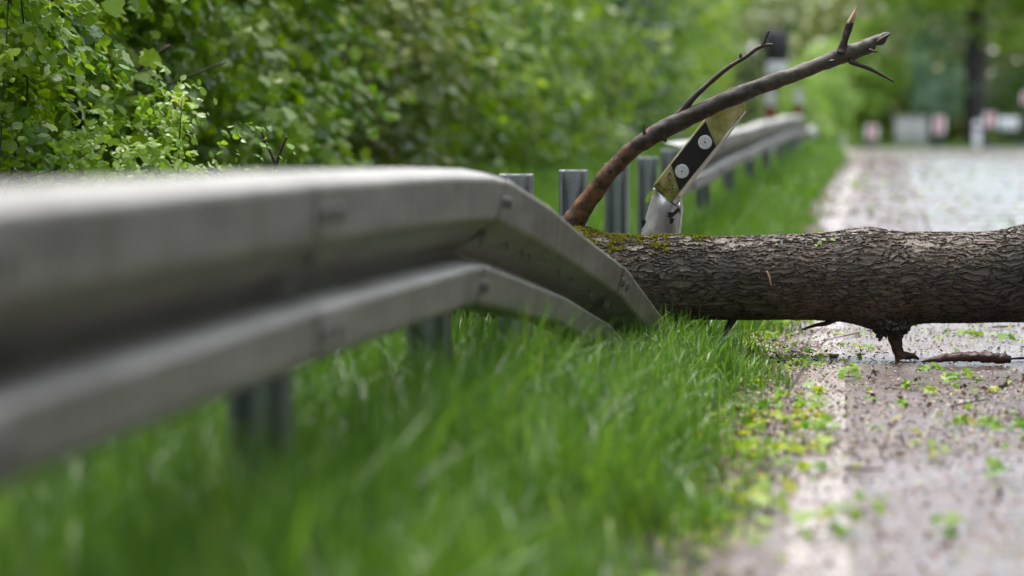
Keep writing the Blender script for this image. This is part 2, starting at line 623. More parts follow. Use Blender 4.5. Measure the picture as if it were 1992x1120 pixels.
def strip(name, x0, x1, y0, y1, dz, mat, nx=2):
    yy = ys[(ys >= y0) & (ys <= y1)]
    yy = np.unique(np.concatenate([[y0], yy, [y1]]))
    u = np.linspace(0, 1, nx)
    P = []
    for y in yy:
        for k in u:
            x = x0 + (x1 - x0) * k + C(y)
            P.append((x, y, float(G(0 + C(y), y)) + dz))
    o = make(name, P, grid_faces(len(yy), nx), mat)
    o['kind'] = 'structure'
    return o


strip('road', -.24, 6.6, -10, 104, .006, M['road'], 8)
strip('edge_line', -.095, .027, -10, 104, .010, M['line'])
strip('far_edge_line', 6.2, 6.32, -10, 104, .010, M['line'])

# ------------------------------------------------------------------ leaf fields
def rotmats(nrm, spin):
    n = nrm / np.linalg.norm(nrm, axis=1)[:, None]
    ref = np.where(np.abs(n[:, 2:3]) < .95, np.array([[0, 0, 1.]]), np.array([[1., 0, 0]]))
    a = np.cross(ref, n); a /= np.linalg.norm(a, axis=1)[:, None]
    b = np.cross(n, a)
    c, s = np.cos(spin)[:, None], np.sin(spin)[:, None]
    return np.stack([a * c + b * s, -a * s + b * c, n], 2)     # columns: x, y, z axes


LOBED = np.array([(0, 0, 0), (.10, -.42, .0), (.42, -.30, -.05), (.36, -.08, .02), (.56, .14, -.10), (.26, .22, .03), (.22, .46, -.02), (0, .66, -.12), (-.22, .46, -.02), (-.26, .22, .03), (-.56, .14, -.10), (-.36, -.08, .02), (-.42, -.30, -.05), (-.10, -.42, .0)])
LOBED_F = np.array([(0, i, i + 1) for i in range(1, 13)] + [(0, 13, 1)])
ROUND = np.array([(0, 0, 0), (0, -.5, .05), (.34, -.28, -.04), (.42, .05, -.09), (.26, .36, -.06), (0, .56, -.10), (-.26, .36, -.06), (-.42, .05, -.09), (-.34, -.28, -.04)])
ROUND_F = np.array([(0, i, i + 1) for i in range(1, 8)] + [(0, 8, 1)])
DIAM = np.array([(0, -.5, 0), (.36, 0, -.08), (0, .55, -.06), (-.36, 0, -.08)])
DIAM_F = np.array([(0, 1, 2), (0, 2, 3)])
TEMPL = {'lobed': (LOBED, LOBED_F), 'round': (ROUND, ROUND_F), 'diamond': (DIAM, DIAM_F)}


def leaves(pos, nrm, size, kind='round', rnd=None, curl=.5):
    T, TF = TEMPL[kind]
    n = len(pos)
    R = rotmats(nrm, rng.uniform(0, 2 * PI, n))
    cz = rng.uniform(-curl, 2.2, (n, 1))
    TT = np.repeat(T[None], n, 0).copy()
    TT[:, :, 2] = TT[:, :, 2] * cz - .25 * cz * TT[:, :, 0] ** 2
    V = np.einsum('nij,nkj->nki', R, TT) * size[:, None, None] + pos[:, None, :]
    Fc = (TF[None] + (np.arange(n) * len(T))[:, None, None]).reshape(-1, 3)
    r = rng.uniform(0, 1, n) if rnd is None else rnd
    return V.reshape(-1, 3), Fc, np.repeat(r, len(T))


def merge(parts):
    V, Fc, R, o = [], [], [], 0
    for v, f, r in parts:
        V.append(v); Fc.append(f + o); R.append(r); o += len(v)
    return np.vstack(V), np.vstack(Fc), np.concatenate(R)


def shrub(name, cx, cy, rx, ry, h, nclump, nleaf, lsize, kind, mat, label, cat, group, z0=.1, clr=.24, flat=.35, stems=5, sr=.5, yshift=0, inner=.25, sphere=False):
    gz = float(G(cx, cy))
    root = empty(name, (cx, cy, gz), label, cat, group)
    # clumps on an uneven shell
    parts = []
    u = rng.uniform(-1, 1, nclump); a = rng.uniform(0, 2 * PI, nclump)
    zz = rng.uniform(z0, 1, nclump) if not sphere else .5 + .5 * u
    prof = np.sqrt(np.clip(1 - ((zz - .45) / .62) ** 2, .05, 1)) if not sphere else np.sqrt(np.clip(1 - (2 * zz - 1) ** 2, .03, 1))
    lump = 1 + .22 * np.sin(3 * a + 5 * zz + cx) + .12 * np.sin(7 * a - 9 * zz)
    depth = 1 - inner * rng.uniform(0, 1, nclump) ** .7 * 2
    rr = prof * lump * depth
    cp = np.stack([cx + rx * rr * np.cos(a), cy + ry * rr * np.sin(a), gz + zz * h * (1 + .08 * np.sin(4 * a + cx)) + (0 if not sphere else 0)], 1)
    outw = np.stack([np.cos(a), np.sin(a), np.zeros(nclump) + .35], 1)
    tone = rng.normal(0, .16, nclump)
    cr = clr * rng.uniform(.5, 1.3, nclump)
    k = nleaf // nclump
    for part in range(1):
        off = rng.normal(0, 1, (nclump, k, 3))
        off /= np.linalg.norm(off, axis=2)[:, :, None]
        off *= rng.uniform(.3, 1, (nclump, k, 1)) ** .5
        P = cp[:, None, :] + off * cr[:, None, None] * np.array([1.1, 1.1, .8])
        nn = outw[:, None, :] * .75 + np.array([0, -.25, .42]) + rng.normal(0, .45, (nclump, k, 3)) + off * .25
        rnd = np.clip(.45 + tone[:, None] + rng.normal(0, .17, (nclump, k)), 0, 1)
        sz = lsize * rng.uniform(.55, 1.25, (nclump, k))
        P = P.reshape(-1, 3)
        keep = P[:, 2] > gz + .03
        parts.append(leaves(P[keep], nn.reshape(-1, 3)[keep], sz.ravel()[keep], kind, rnd.ravel()[keep]))
    V, Fc, R = merge(parts)
    make('foliage', V, Fc, M[mat], root, False, R)
    tp = []
    for i in range(stems):
        q = cp[rng.integers(nclump)]
        b0 = np.array([cx + rng.normal(0, .12 * rx), cy + rng.normal(0, .12 * ry), gz - .05])
        mid = b0 * .45 + q * .55 + np.array([0, 0, .12 * h]) + rng.normal(0, .08, 3)
        r0 = sr * (.012 + .006 * h) * rng.uniform(.7, 1.2)
        tp.append(tube([b0, (b0 + mid) / 2 + rng.normal(0, .05, 3), mid, q], [r0, r0 * .75, r0 * .5, .003], 7, 4, .15, i))
    Vs, Fs = join(tp)
    make('stems', Vs, Fs, M['twig'], root)
    return root


def tree(name, cx, cy, h, cr, trunk_r, nclump, nleaf, lsize, mat, label, cat='tree', group=None, base=.3, clr=.8, lean=0.):
    gz = float(G(cx, cy))
    root = empty(name, (cx, cy, gz), label, cat, group)
    ch = h * (1 - base)
    cz = gz + h * base + ch / 2
    u = rng.normal(0, 1, (nclump, 3)); u /= np.linalg.norm(u, axis=1)[:, None]
    rad = rng.uniform(.35, 1, nclump) ** .5
    lump = 1 + .2 * np.sin(3 * u[:, 0] * 2 + cx) + .15 * np.sin(5 * u[:, 2] * 2 + cy)
    cp = np.array([cx, cy, cz]) + u * (rad * lump)[:, None] * np.array([cr, cr, ch / 2])
    k = nleaf // nclump
    off = rng.normal(0, 1, (nclump, k, 3)); off /= np.linalg.norm(off, axis=2)[:, :, None]
    off *= rng.uniform(.2, 1, (nclump, k, 1)) ** .5
    P = cp[:, None] + off * (clr * rng.uniform(.5, 1.2, nclump))[:, None, None] * np.array([1.1, 1.1, .7])
    nn = u[:, None] * .5 + np.array([0, 0, .8]) + rng.normal(0, .45, (nclump, k, 3))
    rnd = np.clip(.45 + rng.normal(0, .18, nclump)[:, None] + rng.normal(0, .13, (nclump, k)), 0, 1)
    V, Fc, R = leaves(P.reshape(-1, 3), nn.reshape(-1, 3), (lsize * rng.uniform(.6, 1.3, nclump * k)), 'diamond', rnd.ravel())
    make('crown', V, Fc, M[mat], root, False, R)
    tp = [tube([(cx, cy, gz - .2), (cx + lean * .3, cy, gz + h * .3), (cx + lean * .6, cy, gz + h * .6), (cx + lean, cy, gz + h * .9)], [trunk_r * 1.25, trunk_r, trunk_r * .6, trunk_r * .15], 14, 6, .12, cx, nf=6)]
    for i in range(9):
        q = cp[rng.integers(nclump)]
        z0 = gz + h * rng.uniform(.28, .6)
        b0 = np.array([cx + lean * .4, cy, z0])
        mid = (b0 + q) / 2 + np.array([0, 0, .06 * h])
        tp.append(tube([b0, mid, q], [trunk_r * .35, trunk_r * .2, trunk_r * .06], 7, 5, .1, i, nf=6))
    Vs, Fs = join(tp)
    make('trunk', Vs, Fs, M['trunk_far'], root)
    return root


# --- the hedge-like wood edge on the left, one shrub after the other
SH = 'leafy shrubs of the wood edge behind the guard rail'
hx = -4.15
hed = [
    # dy, rx, h, clumps, leaves, size, kind, mat, label
    (10.9, 1.25, 3.6, 230, 13000, .078, 'lobed', 'leaf', 'sharp fresh green shrub at the far left, its lobed wet leaves overhanging the guard rail'),
    (13.0, 1.20, 3.6, 220, 12000, .088, 'lobed', 'leaf', 'maple shrub with broad wet lobed leaves right of the leftmost shrub'),
    (15.4, 1.20, 3.6, 220, 11000, .092, 'lobed', 'leaf_mid', 'slightly blurred green shrub above the forked dry twig'),
    (18.2, 1.20, 3.8, 200, 9500, .098, 'round', 'leaf', 'blurred green shrub with pale wet glints above the middle of the near guard rail'),
    (21.5, 1.25, 4.0, 190, 8500, .105, 'round', 'leaf_olive', 'blurred olive green shrub above the kink in the near guard rail'),
    (25.5, 1.30, 4.2, 190, 8000, .12, 'round', 'leaf_mid', 'blurred bright green shrub left of the bare steel posts'),
    (30.5, 1.40, 4.4, 180, 7000, .135, 'diamond', 'leaf', 'blurred shrub behind the first bare steel posts'),
    (36.5, 1.50, 4.6, 180, 7000, .15, 'diamond', 'leaf_mid', 'blurred light green shrub left of the bent delineator'),
    (44.0, 1.55, 5.0, 200, 8000, .15, 'diamond', 'leaf_dark', 'blurred dark green shrub behind the forked side twig of the branch'),
    (53.0, 1.60, 5.4, 200, 8000, .17, 'diamond', 'leaf_mid', 'blurred green shrub just left of the dark sign board'),
    (64.0, 1.70, 6.0, 180, 7000, .20, 'diamond', 'leaf_mid', 'blurred light green shrub right behind the dark sign board'),
]
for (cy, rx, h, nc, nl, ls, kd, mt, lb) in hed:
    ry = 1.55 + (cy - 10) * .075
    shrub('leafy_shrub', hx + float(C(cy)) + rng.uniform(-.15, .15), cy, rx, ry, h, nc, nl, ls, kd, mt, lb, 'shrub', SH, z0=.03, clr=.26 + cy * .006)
# low pale-leaved sprays in front of the hedge, above the rail at the far left
shrub('low_shrub', -2.60, 10.0, .60, .5, .88, 60, 3400, .030, 'round', 'leaf_yellow', 'low sapling with small pale round leaves just above the guard rail at the far left', 'shrub', None, z0=.1, clr=.12, stems=9, sr=.3)
shrub('low_shrub', -3.0, 9.6, .32, .4, 1.35, 40, 1700, .045, 'round', 'leaf_mid', 'young beech with rounded pleated leaves at the very left edge', 'shrub', None, z0=.5, clr=.14, stems=5, sr=.35)

# bare dark boughs showing among the leaves
for nm, pts, Y, dd in [('bough', [(120, 262), (175, 210), (250, 150), (330, 88)], 11.3, 7), ('bough', [(200, 190), (290, 178), (340, 160), (440, 120)], 11.9, 5), ('bough', [(15, 350), (90, 335), (170, 300), (215, 285)], 9.9, 3)]:
    par = [q for q in COL.objects if q.name.startswith('leafy_shrub') and q.parent is None][0]
    P = [tuple(at(a, b, Y)) for a, b in pts]
    V, Fc = tube(P, [dd / 2 / 520] * len(pts), 8, 6, .15)
    make(nm, V, Fc, M['twig'], par)

# tall trees behind the shrubs
TG = 'tall trees of the wood behind the shrubs'
k = 0
for (x, y, h, cr, mt, lb) in [
    (-7.6, 12, 9, 3.0, 'leaf_dark', 'tall dark tree behind the leftmost shrub'),
    (-7.9, 18, 10, 3.2, 'leaf_dark', 'tall dark tree behind the shrub over the forked twig'),
    (-7.6, 25, 10, 3.4, 'leaf', 'tall green tree behind the olive shrub'),
    (-7.4, 34, 11, 3.8, 'leaf_dark', 'tall dark tree behind the shrubs at the bare posts'),
    (-7.3, 45, 12, 4.2, 'leaf_dark', 'tall dark tree left of the dark sign board'),
    (-6.8, 58, 12, 4.4, 'leaf', 'tall green tree behind the dark sign board'),
    (-5.6, 74, 12, 4.2, 'leaf_mid', 'tall light green tree right of the dark sign board')]:
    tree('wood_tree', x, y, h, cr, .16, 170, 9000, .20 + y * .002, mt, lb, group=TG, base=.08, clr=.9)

# unseen trees added around the view to keep low sky light off the rail
for i, (x, y, h) in enumerate([(9.5, -5, 12), (9.8, 0, 13), (9.5, 5, 12), (9.7, 10, 13), (9.6, 15, 12), (9.9, 20.5, 13), (10.3, 27, 12), (11.0, 36, 13), (12, 48, 13), (13, 62, 13), (7, -10, 12), (3, -11, 12), (-1.5, -11, 12), (-5.5, -9, 12), (-7.5, -3, 12), (-7.5, 4, 11)]):
    tree('added_shade_tree', x, y, h, 4.2, .2, 140, 9000, .38, 'leaf_dark', ('leafy tree added for shade on the right side of the road, outside the picture' if i < 10 else 'leafy tree added for shade behind the camera or beside it, outside the picture'), group='trees added for shade around the viewer, outside the picture', base=.03, clr=1.1)

# --- far end of the road
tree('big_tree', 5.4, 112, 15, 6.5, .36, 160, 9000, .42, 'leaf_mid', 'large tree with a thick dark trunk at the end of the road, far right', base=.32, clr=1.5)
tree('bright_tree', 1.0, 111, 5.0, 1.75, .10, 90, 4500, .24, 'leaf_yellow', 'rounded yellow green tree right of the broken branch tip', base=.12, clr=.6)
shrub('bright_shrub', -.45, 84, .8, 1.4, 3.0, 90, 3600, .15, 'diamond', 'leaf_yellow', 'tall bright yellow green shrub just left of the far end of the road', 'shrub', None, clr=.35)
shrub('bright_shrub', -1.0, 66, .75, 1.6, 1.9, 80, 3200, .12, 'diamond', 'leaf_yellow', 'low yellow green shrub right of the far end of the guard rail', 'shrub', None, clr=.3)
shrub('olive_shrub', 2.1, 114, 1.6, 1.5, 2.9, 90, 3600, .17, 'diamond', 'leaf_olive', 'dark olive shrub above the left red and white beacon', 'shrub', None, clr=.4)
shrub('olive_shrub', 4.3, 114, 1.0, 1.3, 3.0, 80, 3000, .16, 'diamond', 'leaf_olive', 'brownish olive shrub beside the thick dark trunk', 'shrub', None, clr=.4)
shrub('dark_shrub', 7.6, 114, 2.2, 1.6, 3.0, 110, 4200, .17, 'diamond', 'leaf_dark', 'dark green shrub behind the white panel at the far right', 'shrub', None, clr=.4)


tree('pale_tree', 3.75, 112, 5.9, 1.15, .09, 110, 5200, .20, 'leaf_pale', 'narrow pale blue green tree just left of the thick dark trunk', base=.08, clr=.5)

# far wood closing the view
def far_wood():
    n = 60000
    x = rng.uniform(-45, 60, n)
    y = 128 + rng.uniform(0, 14, n) + .004 * (x - 5) ** 2
    top = 9.5 + 1.0 * np.sin(x * .33) + .6 * np.sin(x * .9 + 1)
    z = G(x, y) + rng.uniform(0, 1, n) * top
    lump = 2.0 * np.sin(x * .8 + z * .5) + 1.2 * np.sin(x * 1.9 - z * .9)
    P = np.stack([x, y + lump, z], 1)
    nn = np.array([0, -.6, .8]) + rng.normal(0, .4, (n, 3))
    rnd = np.clip(.4 + .22 * np.sin(x * .5 + z * .3) + .18 * np.sin(x * 1.3 - z * .7) + rng.normal(0, .12, n), 0, 1)
    V, Fc, R = leaves(P, nn, .62 * rng.uniform(.6, 1.3, n), 'diamond', rnd)
    o = make('far_wood', V, Fc, M['leaf_olive'], None, False, R)
    props(o, 'blurred mass of the wood closing the view behind the end of the road', 'wood', None, 'stuff')
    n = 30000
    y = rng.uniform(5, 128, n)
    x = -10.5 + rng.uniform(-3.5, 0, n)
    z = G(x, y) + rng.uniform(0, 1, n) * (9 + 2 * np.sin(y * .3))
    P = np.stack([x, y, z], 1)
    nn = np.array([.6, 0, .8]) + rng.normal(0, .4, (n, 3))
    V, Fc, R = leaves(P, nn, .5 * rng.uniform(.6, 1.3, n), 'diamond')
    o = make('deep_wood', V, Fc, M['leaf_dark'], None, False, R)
    props(o, 'dark depth of the wood seen through the gaps between the roadside shrubs', 'wood', None, 'stuff')


far_wood()

# ------------------------------------------------------------------ grass
def blades(x, y, h, wdt, lean=.45, rnd=None, seg=3, dz=0):
    n = len(x)
    a = rng.uniform(0, 2 * PI, n)
    d = np.stack([np.cos(a), np.sin(a), np.zeros(n)], 1)
    f = a + rng.uniform(-1, 1, n) + PI / 2
    sd = np.stack([np.cos(f), np.sin(f), np.zeros(n)], 1)
    ln = rng.uniform(.05, 1, n) ** 1.3 * lean * 2
    base = np.stack([x, y, G(x, y) + dz], 1)
    V = []
    for i in range(seg):
        t = i / seg
        c = base + d * (h * ln * t ** 2)[:, None] + np.array([0, 0, 1.]) * (h * (t - .25 * ln * t ** 3))[:, None]
        wv = (wdt * (1 - .75 * t ** 1.5))[:, None] * sd * .5
        V += [c - wv, c + wv]
    t = 1.
    V.append(base + d * (h * ln)[:, None] + np.array([0, 0, 1.]) * (h * (1 - .35 * ln))[:, None])
    V = np.stack(V, 1)
    k = 2 * seg + 1
    fs = []
    for i in range(seg - 1):
        fs += [(2 * i, 2 * i + 1, 2 * i + 3), (2 * i, 2 * i + 3, 2 * i + 2)]
    fs.append((2 * seg - 2, 2 * seg - 1, 2 * seg))
    Fc = (np.array(fs)[None] + (np.arange(n) * k)[:, None, None]).reshape(-1, 3)
    r = np.clip(rng.normal(.45, .2, n), 0, 1) if rnd is None else rnd
    return V.reshape(-1, 3), Fc, np.repeat(r, k)


def edge(y):                                    # ragged grass margin
    return -.225 + .06 * np.sin(y * 2.3) + .045 * np.sin(y * 5.7 + 1) + .03 * np.sin(y * 13.1) + C(y)


def grass_zone(y0, y1, x0, dens, h, wd, seg=3, xin=0.):
    n = int((y1 - y0) * (-.2 - x0) * dens)
    y = rng.uniform(y0, y1, n)
    x = rng.uniform(x0, -.12, n) + C(y)
    e = edge(y)
    fall = np.clip((e - x) / .30, 0, 1)
    P = np.stack([x * 4, y * 4, x * 0], 1)
    patch = .5 + .5 * pval(P, 2.)
    keep = (rng.uniform(0, 1, n) < (.12 + .88 * fall)) & (x < e + .05)
    x, y, fall, patch = x[keep], y[keep], fall[keep], patch[keep]
    n = len(x)
    hh = h * rng.uniform(.45, 1.2, n) * (.28 + .72 * fall) * (.75 + .4 * patch) * np.where((x - C(y) < -.72) & ((y < 7.4) | (y > 14)), 1.35, 1.)
    rnd = np.clip(.42 + .25 * (patch - .5) + rng.normal(0, .17, n) + .12 * (1 - fall), 0, 1)
    return blades(x, y, hh, wd * rng.uniform(.6, 1.4, n), .45, rnd, seg)


near = merge([grass_zone(2.6, 7.4, -2.8, 3000, .29, .0075), grass_zone(7.4, 13.5, -3.2, 4200, .215, .0062)])
o = make('grass', near[0], near[1], M['grass'], None, True, near[2])
props(o, 'long wet green grass on the verge around the near guard rail and under the tree', 'grass', None, 'stuff')
far = merge([grass_zone(13.5, 24, -3.6, 1700, .23, .010, 2), grass_zone(24, 104, -4.0, 260, .22, .028, 2)])
o = make('grass', far[0], far[1], M['grass_far'], None, True, far[2])
props(o, 'blurred green grass of the verge beyond the fallen tree', 'grass', None, 'stuff')
n = 24000
gx = rng.uniform(6.8, 14, n); gy = rng.uniform(20, 104, n)
a_ = blades(gx, gy, .2 * rng.uniform(.5, 1.2, n), np.full(n, .03), seg=2)
n = 16000
gx = rng.uniform(-8, 16, n); gy = rng.uniform(104.5, 112, n)
b_ = blades(gx, gy, .16 * rng.uniform(.5, 1.2, n), np.full(n, .05), seg=2)
v_, f_, r_ = merge([a_, b_])
o = make('grass', v_, f_, M['grass_far'], None, True, r_)
props(o, 'far grass beyond the end of the road', 'grass', None, 'stuff')

# ------------------------------------------------------------------ guard rail
# profile: (u outward, t 0 bottom .. 1 top)
HP = .31
prof = [(-.002, .155), (.006, .1535), (.040, .146), (.074, .138), (.080, .134), (.083, .126), (.083, .046), (.079, .038), (.072, .033), (.006, -.020), (-.010, -.036),
        (-.011, -.044), (-.006, -.049), (.070, -.065), (.079, -.069), (.083, -.076), (.083, -.140), (.080, -.149), (.072, -.154), (.040, -.156), (.010, -.157), (-.002, -.158)]
prof = np.array(prof)
ST = np.array([
    (-.870, .60, .744, -.870, .60, .428),
    (-.870, 2.9, .744, -.870, 2.90, .428),
    (-.870, 4.6, .742, -.870, 4.60, .419),
    (-.870, 6.2, .730, -.870, 5.95, .400),
    (-.850, 6.90, .717, -.868, 6.45, .397),
    (-.835, 7.17, .702, -.868, 6.68, .390),
    (-.785, 7.72, .618, -.840, 7.45, .310),
    (-.745, 8.25, .520, -.800, 8.02, .250),
    (-.665, 8.95, .385, -.740, 8.75, .130),
    (-.550, 9.90, .080, -.660, 9.75, -.08),
    (-.530, 10.45, .03, -.650, 10.40, -.15)])


def near_TB(t):
    i = int(min(math.floor(t), len(ST) - 2)); f = t - i
    r = ST[i] * (1 - f) + ST[i + 1] * f
    # soften the corners a little
    return r


def smooth_TB(t, w_=.05):
    return sum(near_TB(min(max(t + d, 0), len(ST) - 1)) for d in np.linspace(-w_, w_, 7)) / 7


def rail_mesh(fn, ts, off=0., thick=.0032, wob=0., caps=True):
    rows = []
    for k, t in enumerate(ts):
        r = fn(t); r2 = fn(t + .02); r0 = fn(t - .02)
        T = r[:3]; B = r[3:]
        tang = (r2[:3] + r2[3:] - r0[:3] - r0[3:]); tang /= np.linalg.norm(tang)
        up = T - B; h = np.linalg.norm(up); upn = up / h
        nr = np.cross(tang, upn); nr /= np.linalg.norm(nr)
        if nr[0] < 0: nr = -nr
        P = []
        for (u, v) in prof:
            p = B + up * (v / HP + .5) + nr * (u - .081 + off)
            P.append(p)
        P = np.array(P)
        if wob:
            P += nr * (wob * pval(P * np.array([6, 5, 9.]), 1.5))[:, None]
        rows.append((P, nr))
    outer = np.array([p + nr * 0 for p, nr in rows])
    # thickness: inner copy shifted inward
    inner = np.array([p - nr * thick for p, nr in rows])
    m_ = prof.shape[0]
    loop = np.concatenate([outer, inner[:, ::-1]], 1)
    n_ = len(ts)
    V = loop.reshape(-1, 3)
    Fc = [tuple(f) for f in grid_faces(n_, 2 * m_, True)]
    for e in ((0, n_ - 1) if caps else ()):
        for j in range(m_ - 1):
            q = (e * 2 * m_ + j, e * 2 * m_ + j + 1, e * 2 * m_ + 2 * m_ - 2 - j, e * 2 * m_ + 2 * m_ - 1 - j)
            Fc.append(q if e == 0 else q[::-1])
    return V, Fc


def bolt_mesh(r=.012, hgt=.008, n=10):
    P = []
    for (rr, x) in ((r * 1.25, 0), (r * 1.25, .002), (r, .0025), (r * .8, hgt * .8), (r * .35, hgt)):
        for a in np.linspace(0, 2 * PI, n, endpoint=False):
            P.append((x, rr * math.cos(a), rr * math.sin(a)))
    P = np.array(P)
    Fc = [tuple(f) for f in grid_faces(5, n, True)] + [tuple(range(4 * n, 5 * n))]
    return P, Fc


bme = None


def add_bolt(parent, pos, nr, mat='bolt', scale=1.):
    global bme
    if bme is None:
        V, Fc = bolt_mesh()
        bme = bpy.data.meshes.new('bolt')
        bme.from_pydata([tuple(v) for v in V], [], Fc)
        bme.polygons.foreach_set('use_smooth', np.ones(len(bme.polygons), bool))
        bme.materials.append(M['bolt'])
    o = bpy.data.objects.new('bolt', bme)
    COL.objects.link(o)
    o.parent = parent
    o.location = Vector(pos) - wloc(parent)
    o.rotation_euler = Vector(nr).to_track_quat('X', 'Z').to_euler()
    o.scale = (scale,) * 3
    return o


def rail_pt(fn, t, u, v):
    r = fn(t); r2 = fn(t + .02); r0 = fn(t - .02)
    T = r[:3]; B = r[3:]
    tang = (r2[:3] + r2[3:] - r0[:3] - r0[3:]); tang /= np.linalg.norm(tang)
    up = T - B
    nr = np.cross(tang, up / np.linalg.norm(up)); nr /= np.linalg.norm(nr)
    if nr[0] < 0: nr = -nr
    return B + up * (v / HP + .5) + nr * (u - .081), nr


POSTP = [(-.041, -.0275), (-.050, -.0275), (-.050, .0275), (-.036, .0275), (-.029, .010), (-.020, .0), (-.010, -.004), (0, -.006), (.010, -.004), (.020, .0), (.029, .010), (.036, .0275), (.050, .0275), (.050, -.0275), (.041, -.0275)]


def post_geo(x, y, z0, z1, lx=0., ly=0., rz=0.):
    p = np.array(POSTP)
    c, s = math.cos(rz), math.sin(rz)
    # thicken along the 2d normal
    d = np.gradient(p, axis=0); d /= np.linalg.norm(d, axis=1)[:, None]
    nrm = np.stack([-d[:, 1], d[:, 0]], 1)
    q = p + nrm * .0035
    loop = np.concatenate([p, q[::-1]])
    m_ = len(p)
    zs = np.array([z0, z0 + (z1 - z0) * .5, z1 - .01, z1])
    V = []
    for z in zs:
        f = (z - z0) / (z1 - z0)
        for a in loop:
            V.append((x + a[0] * c - a[1] * s + lx * f, y + a[0] * s + a[1] * c + ly * f, z))
    Fc = [tuple(f) for f in grid_faces(4, 2 * m_, True)]
    for j in range(m_ - 1):
        Fc.append((3 * 2 * m_ + j, 3 * 2 * m_ + j + 1, 3 * 2 * m_ + 2 * m_ - 2 - j, 3 * 2 * m_ + 2 * m_ - 1 - j))
    return np.array(V), Fc


# near, crushed rail
NR = empty('crushed_guardrail', (-.95, 4.8, 0), 'near galvanised steel guard rail kinked and pressed down to the grass under the fallen trunk', 'guard rail')
ts = np.concatenate([np.linspace(0, 1, 10), np.linspace(1.1, 3, 24), np.linspace(3.04, 10, 180)])
V_, F_ = rail_mesh(smooth_TB, ts, 0., wob=.0022)
make('rail_beam', V_, F_, M['rail'], NR, False)


def t_of_Y(Y):
    lo, hi = 0., len(ST) - 1.
    for _ in range(40):
        m_ = (lo + hi) / 2
        if smooth_TB(m_)[1] < Y: lo = m_
        else: hi = m_
    return lo


def splice(t0, t1):
    V, Fc = rail_mesh(smooth_TB, np.linspace(t0, t1, 8), .0034, wob=.0022, caps=False)
    o = make('splice_plate', V, Fc, M['rail'], NR, False)
    tm = (t0 + t1) / 2
    for v in (.084, -.112):
        for dt in (-.25, .25):
            p, nr = rail_pt(smooth_TB, tm + dt * (t1 - t0), .0855, v)
            add_bolt(o, p, nr, scale=1.15)
    p, nr = rail_pt(smooth_TB, tm, .045, 0)
    add_bolt(o, p, nr, scale=1.8)
    return o


tm = t_of_Y(4.72); dtt = t_of_Y(4.85) - tm
splice(tm - dtt, tm + dtt)
tm = 5.0
splice(tm - .30, tm + .12)
splice(7.9, 8.08)
tm = t_of_Y(2.78)
splice(tm - .035, tm + .035)
for (tt, v) in ((5.5, 0), (5.85, 0), (6.05, 0), (6.9, .0), (7.2, .0), (7.6, 0)):
    p, nr = rail_pt(smooth_TB, tt, .047, v)
    add_bolt(NR, p, nr, scale=.8)
for Y in (.9, 2.8, 4.78, 6.80):
    zt = float(smooth_TB(t_of_Y(Y))[2]) - .06
    V, Fc = post_geo(-1.005, Y, -.4, zt, 0, 0, 0)
    make('post', V, Fc, M['post'], NR)

# rain drops hanging in the recess of the bent beam
dm, dt_, dp, do_ = newmat('water')
dp.inputs['Transmission Weight'].default_value = 1.0
dp.inputs['Roughness'].default_value = .02
dp.inputs['IOR'].default_value = 1.33
for k in range(16):
    p, nr = rail_pt(smooth_TB, rng.uniform(5.3, 7.9), .05, rng.uniform(-.015, .035))
    r_ = rng.uniform(.003, .0055)
    a_ = np.linspace(0, 2 * PI, 10, endpoint=False)
    V = [tuple(p + nr * h + np.array([0, np.cos(q), np.sin(q)]) * w_) for (h, w_) in ((-.002, r_ * .8), (r_ * .4, r_), (r_ * .9, r_ * .7), (r_ * 1.1, r_ * .2)) for q in a_]
    make('rain_drop', V, [tuple(f) for f in grid_faces(4, 10, True)] + [tuple(range(10))[::-1], tuple(range(30, 40))], dm, NR)

# posts standing clear of the rail
PG = 'bare steel posts left standing where the guard rail was torn away'
for (px, Y, top, lx, ly, rz, lb) in [
    (1003, 8.74, 338, .0, .02, .05, 'bare steel post peeking over the kink of the near guard rail'),
    (1115, 10.72, 330, .0, .0, .03, 'widest bare steel post, left of the foot of the bent branch'),
    (1200, 12.85, 318, -.004, .0, -.12, 'bare steel post crossed by the branch just right of its foot'),
    (1260, 14.9, 305, .0, .0, .0, 'bare steel post close to the left of the bent delineator')]:
    p = at(px, top, Y)
    gz = float(G(p.x, Y))
    V, Fc = post_geo(p.x - lx, Y, gz - .4, p.z, lx, ly, rz)
    o = make('steel_post', V, Fc, M['post'], None, origin=(p.x, Y, gz))
    props(o, lb, 'post', PG)

# far, intact rail
Y0, Y1 = 15.3, 46.0


def far_TB(t):
    y = t
    g = float(G(0, y)) if False else .38 * float(sst((y - 12) / 34))
    x = -.87 + float(C(y)) + (.0 if y > 17 else 0)
    dz = .02 * math.sin(y * .9)
    tail = float(sst((y - 43.5) / 2.5)) * .10
    return np.array([x, y, g + .75 + dz * .3 - tail, x, y, g + .44 + dz * .3 - tail])


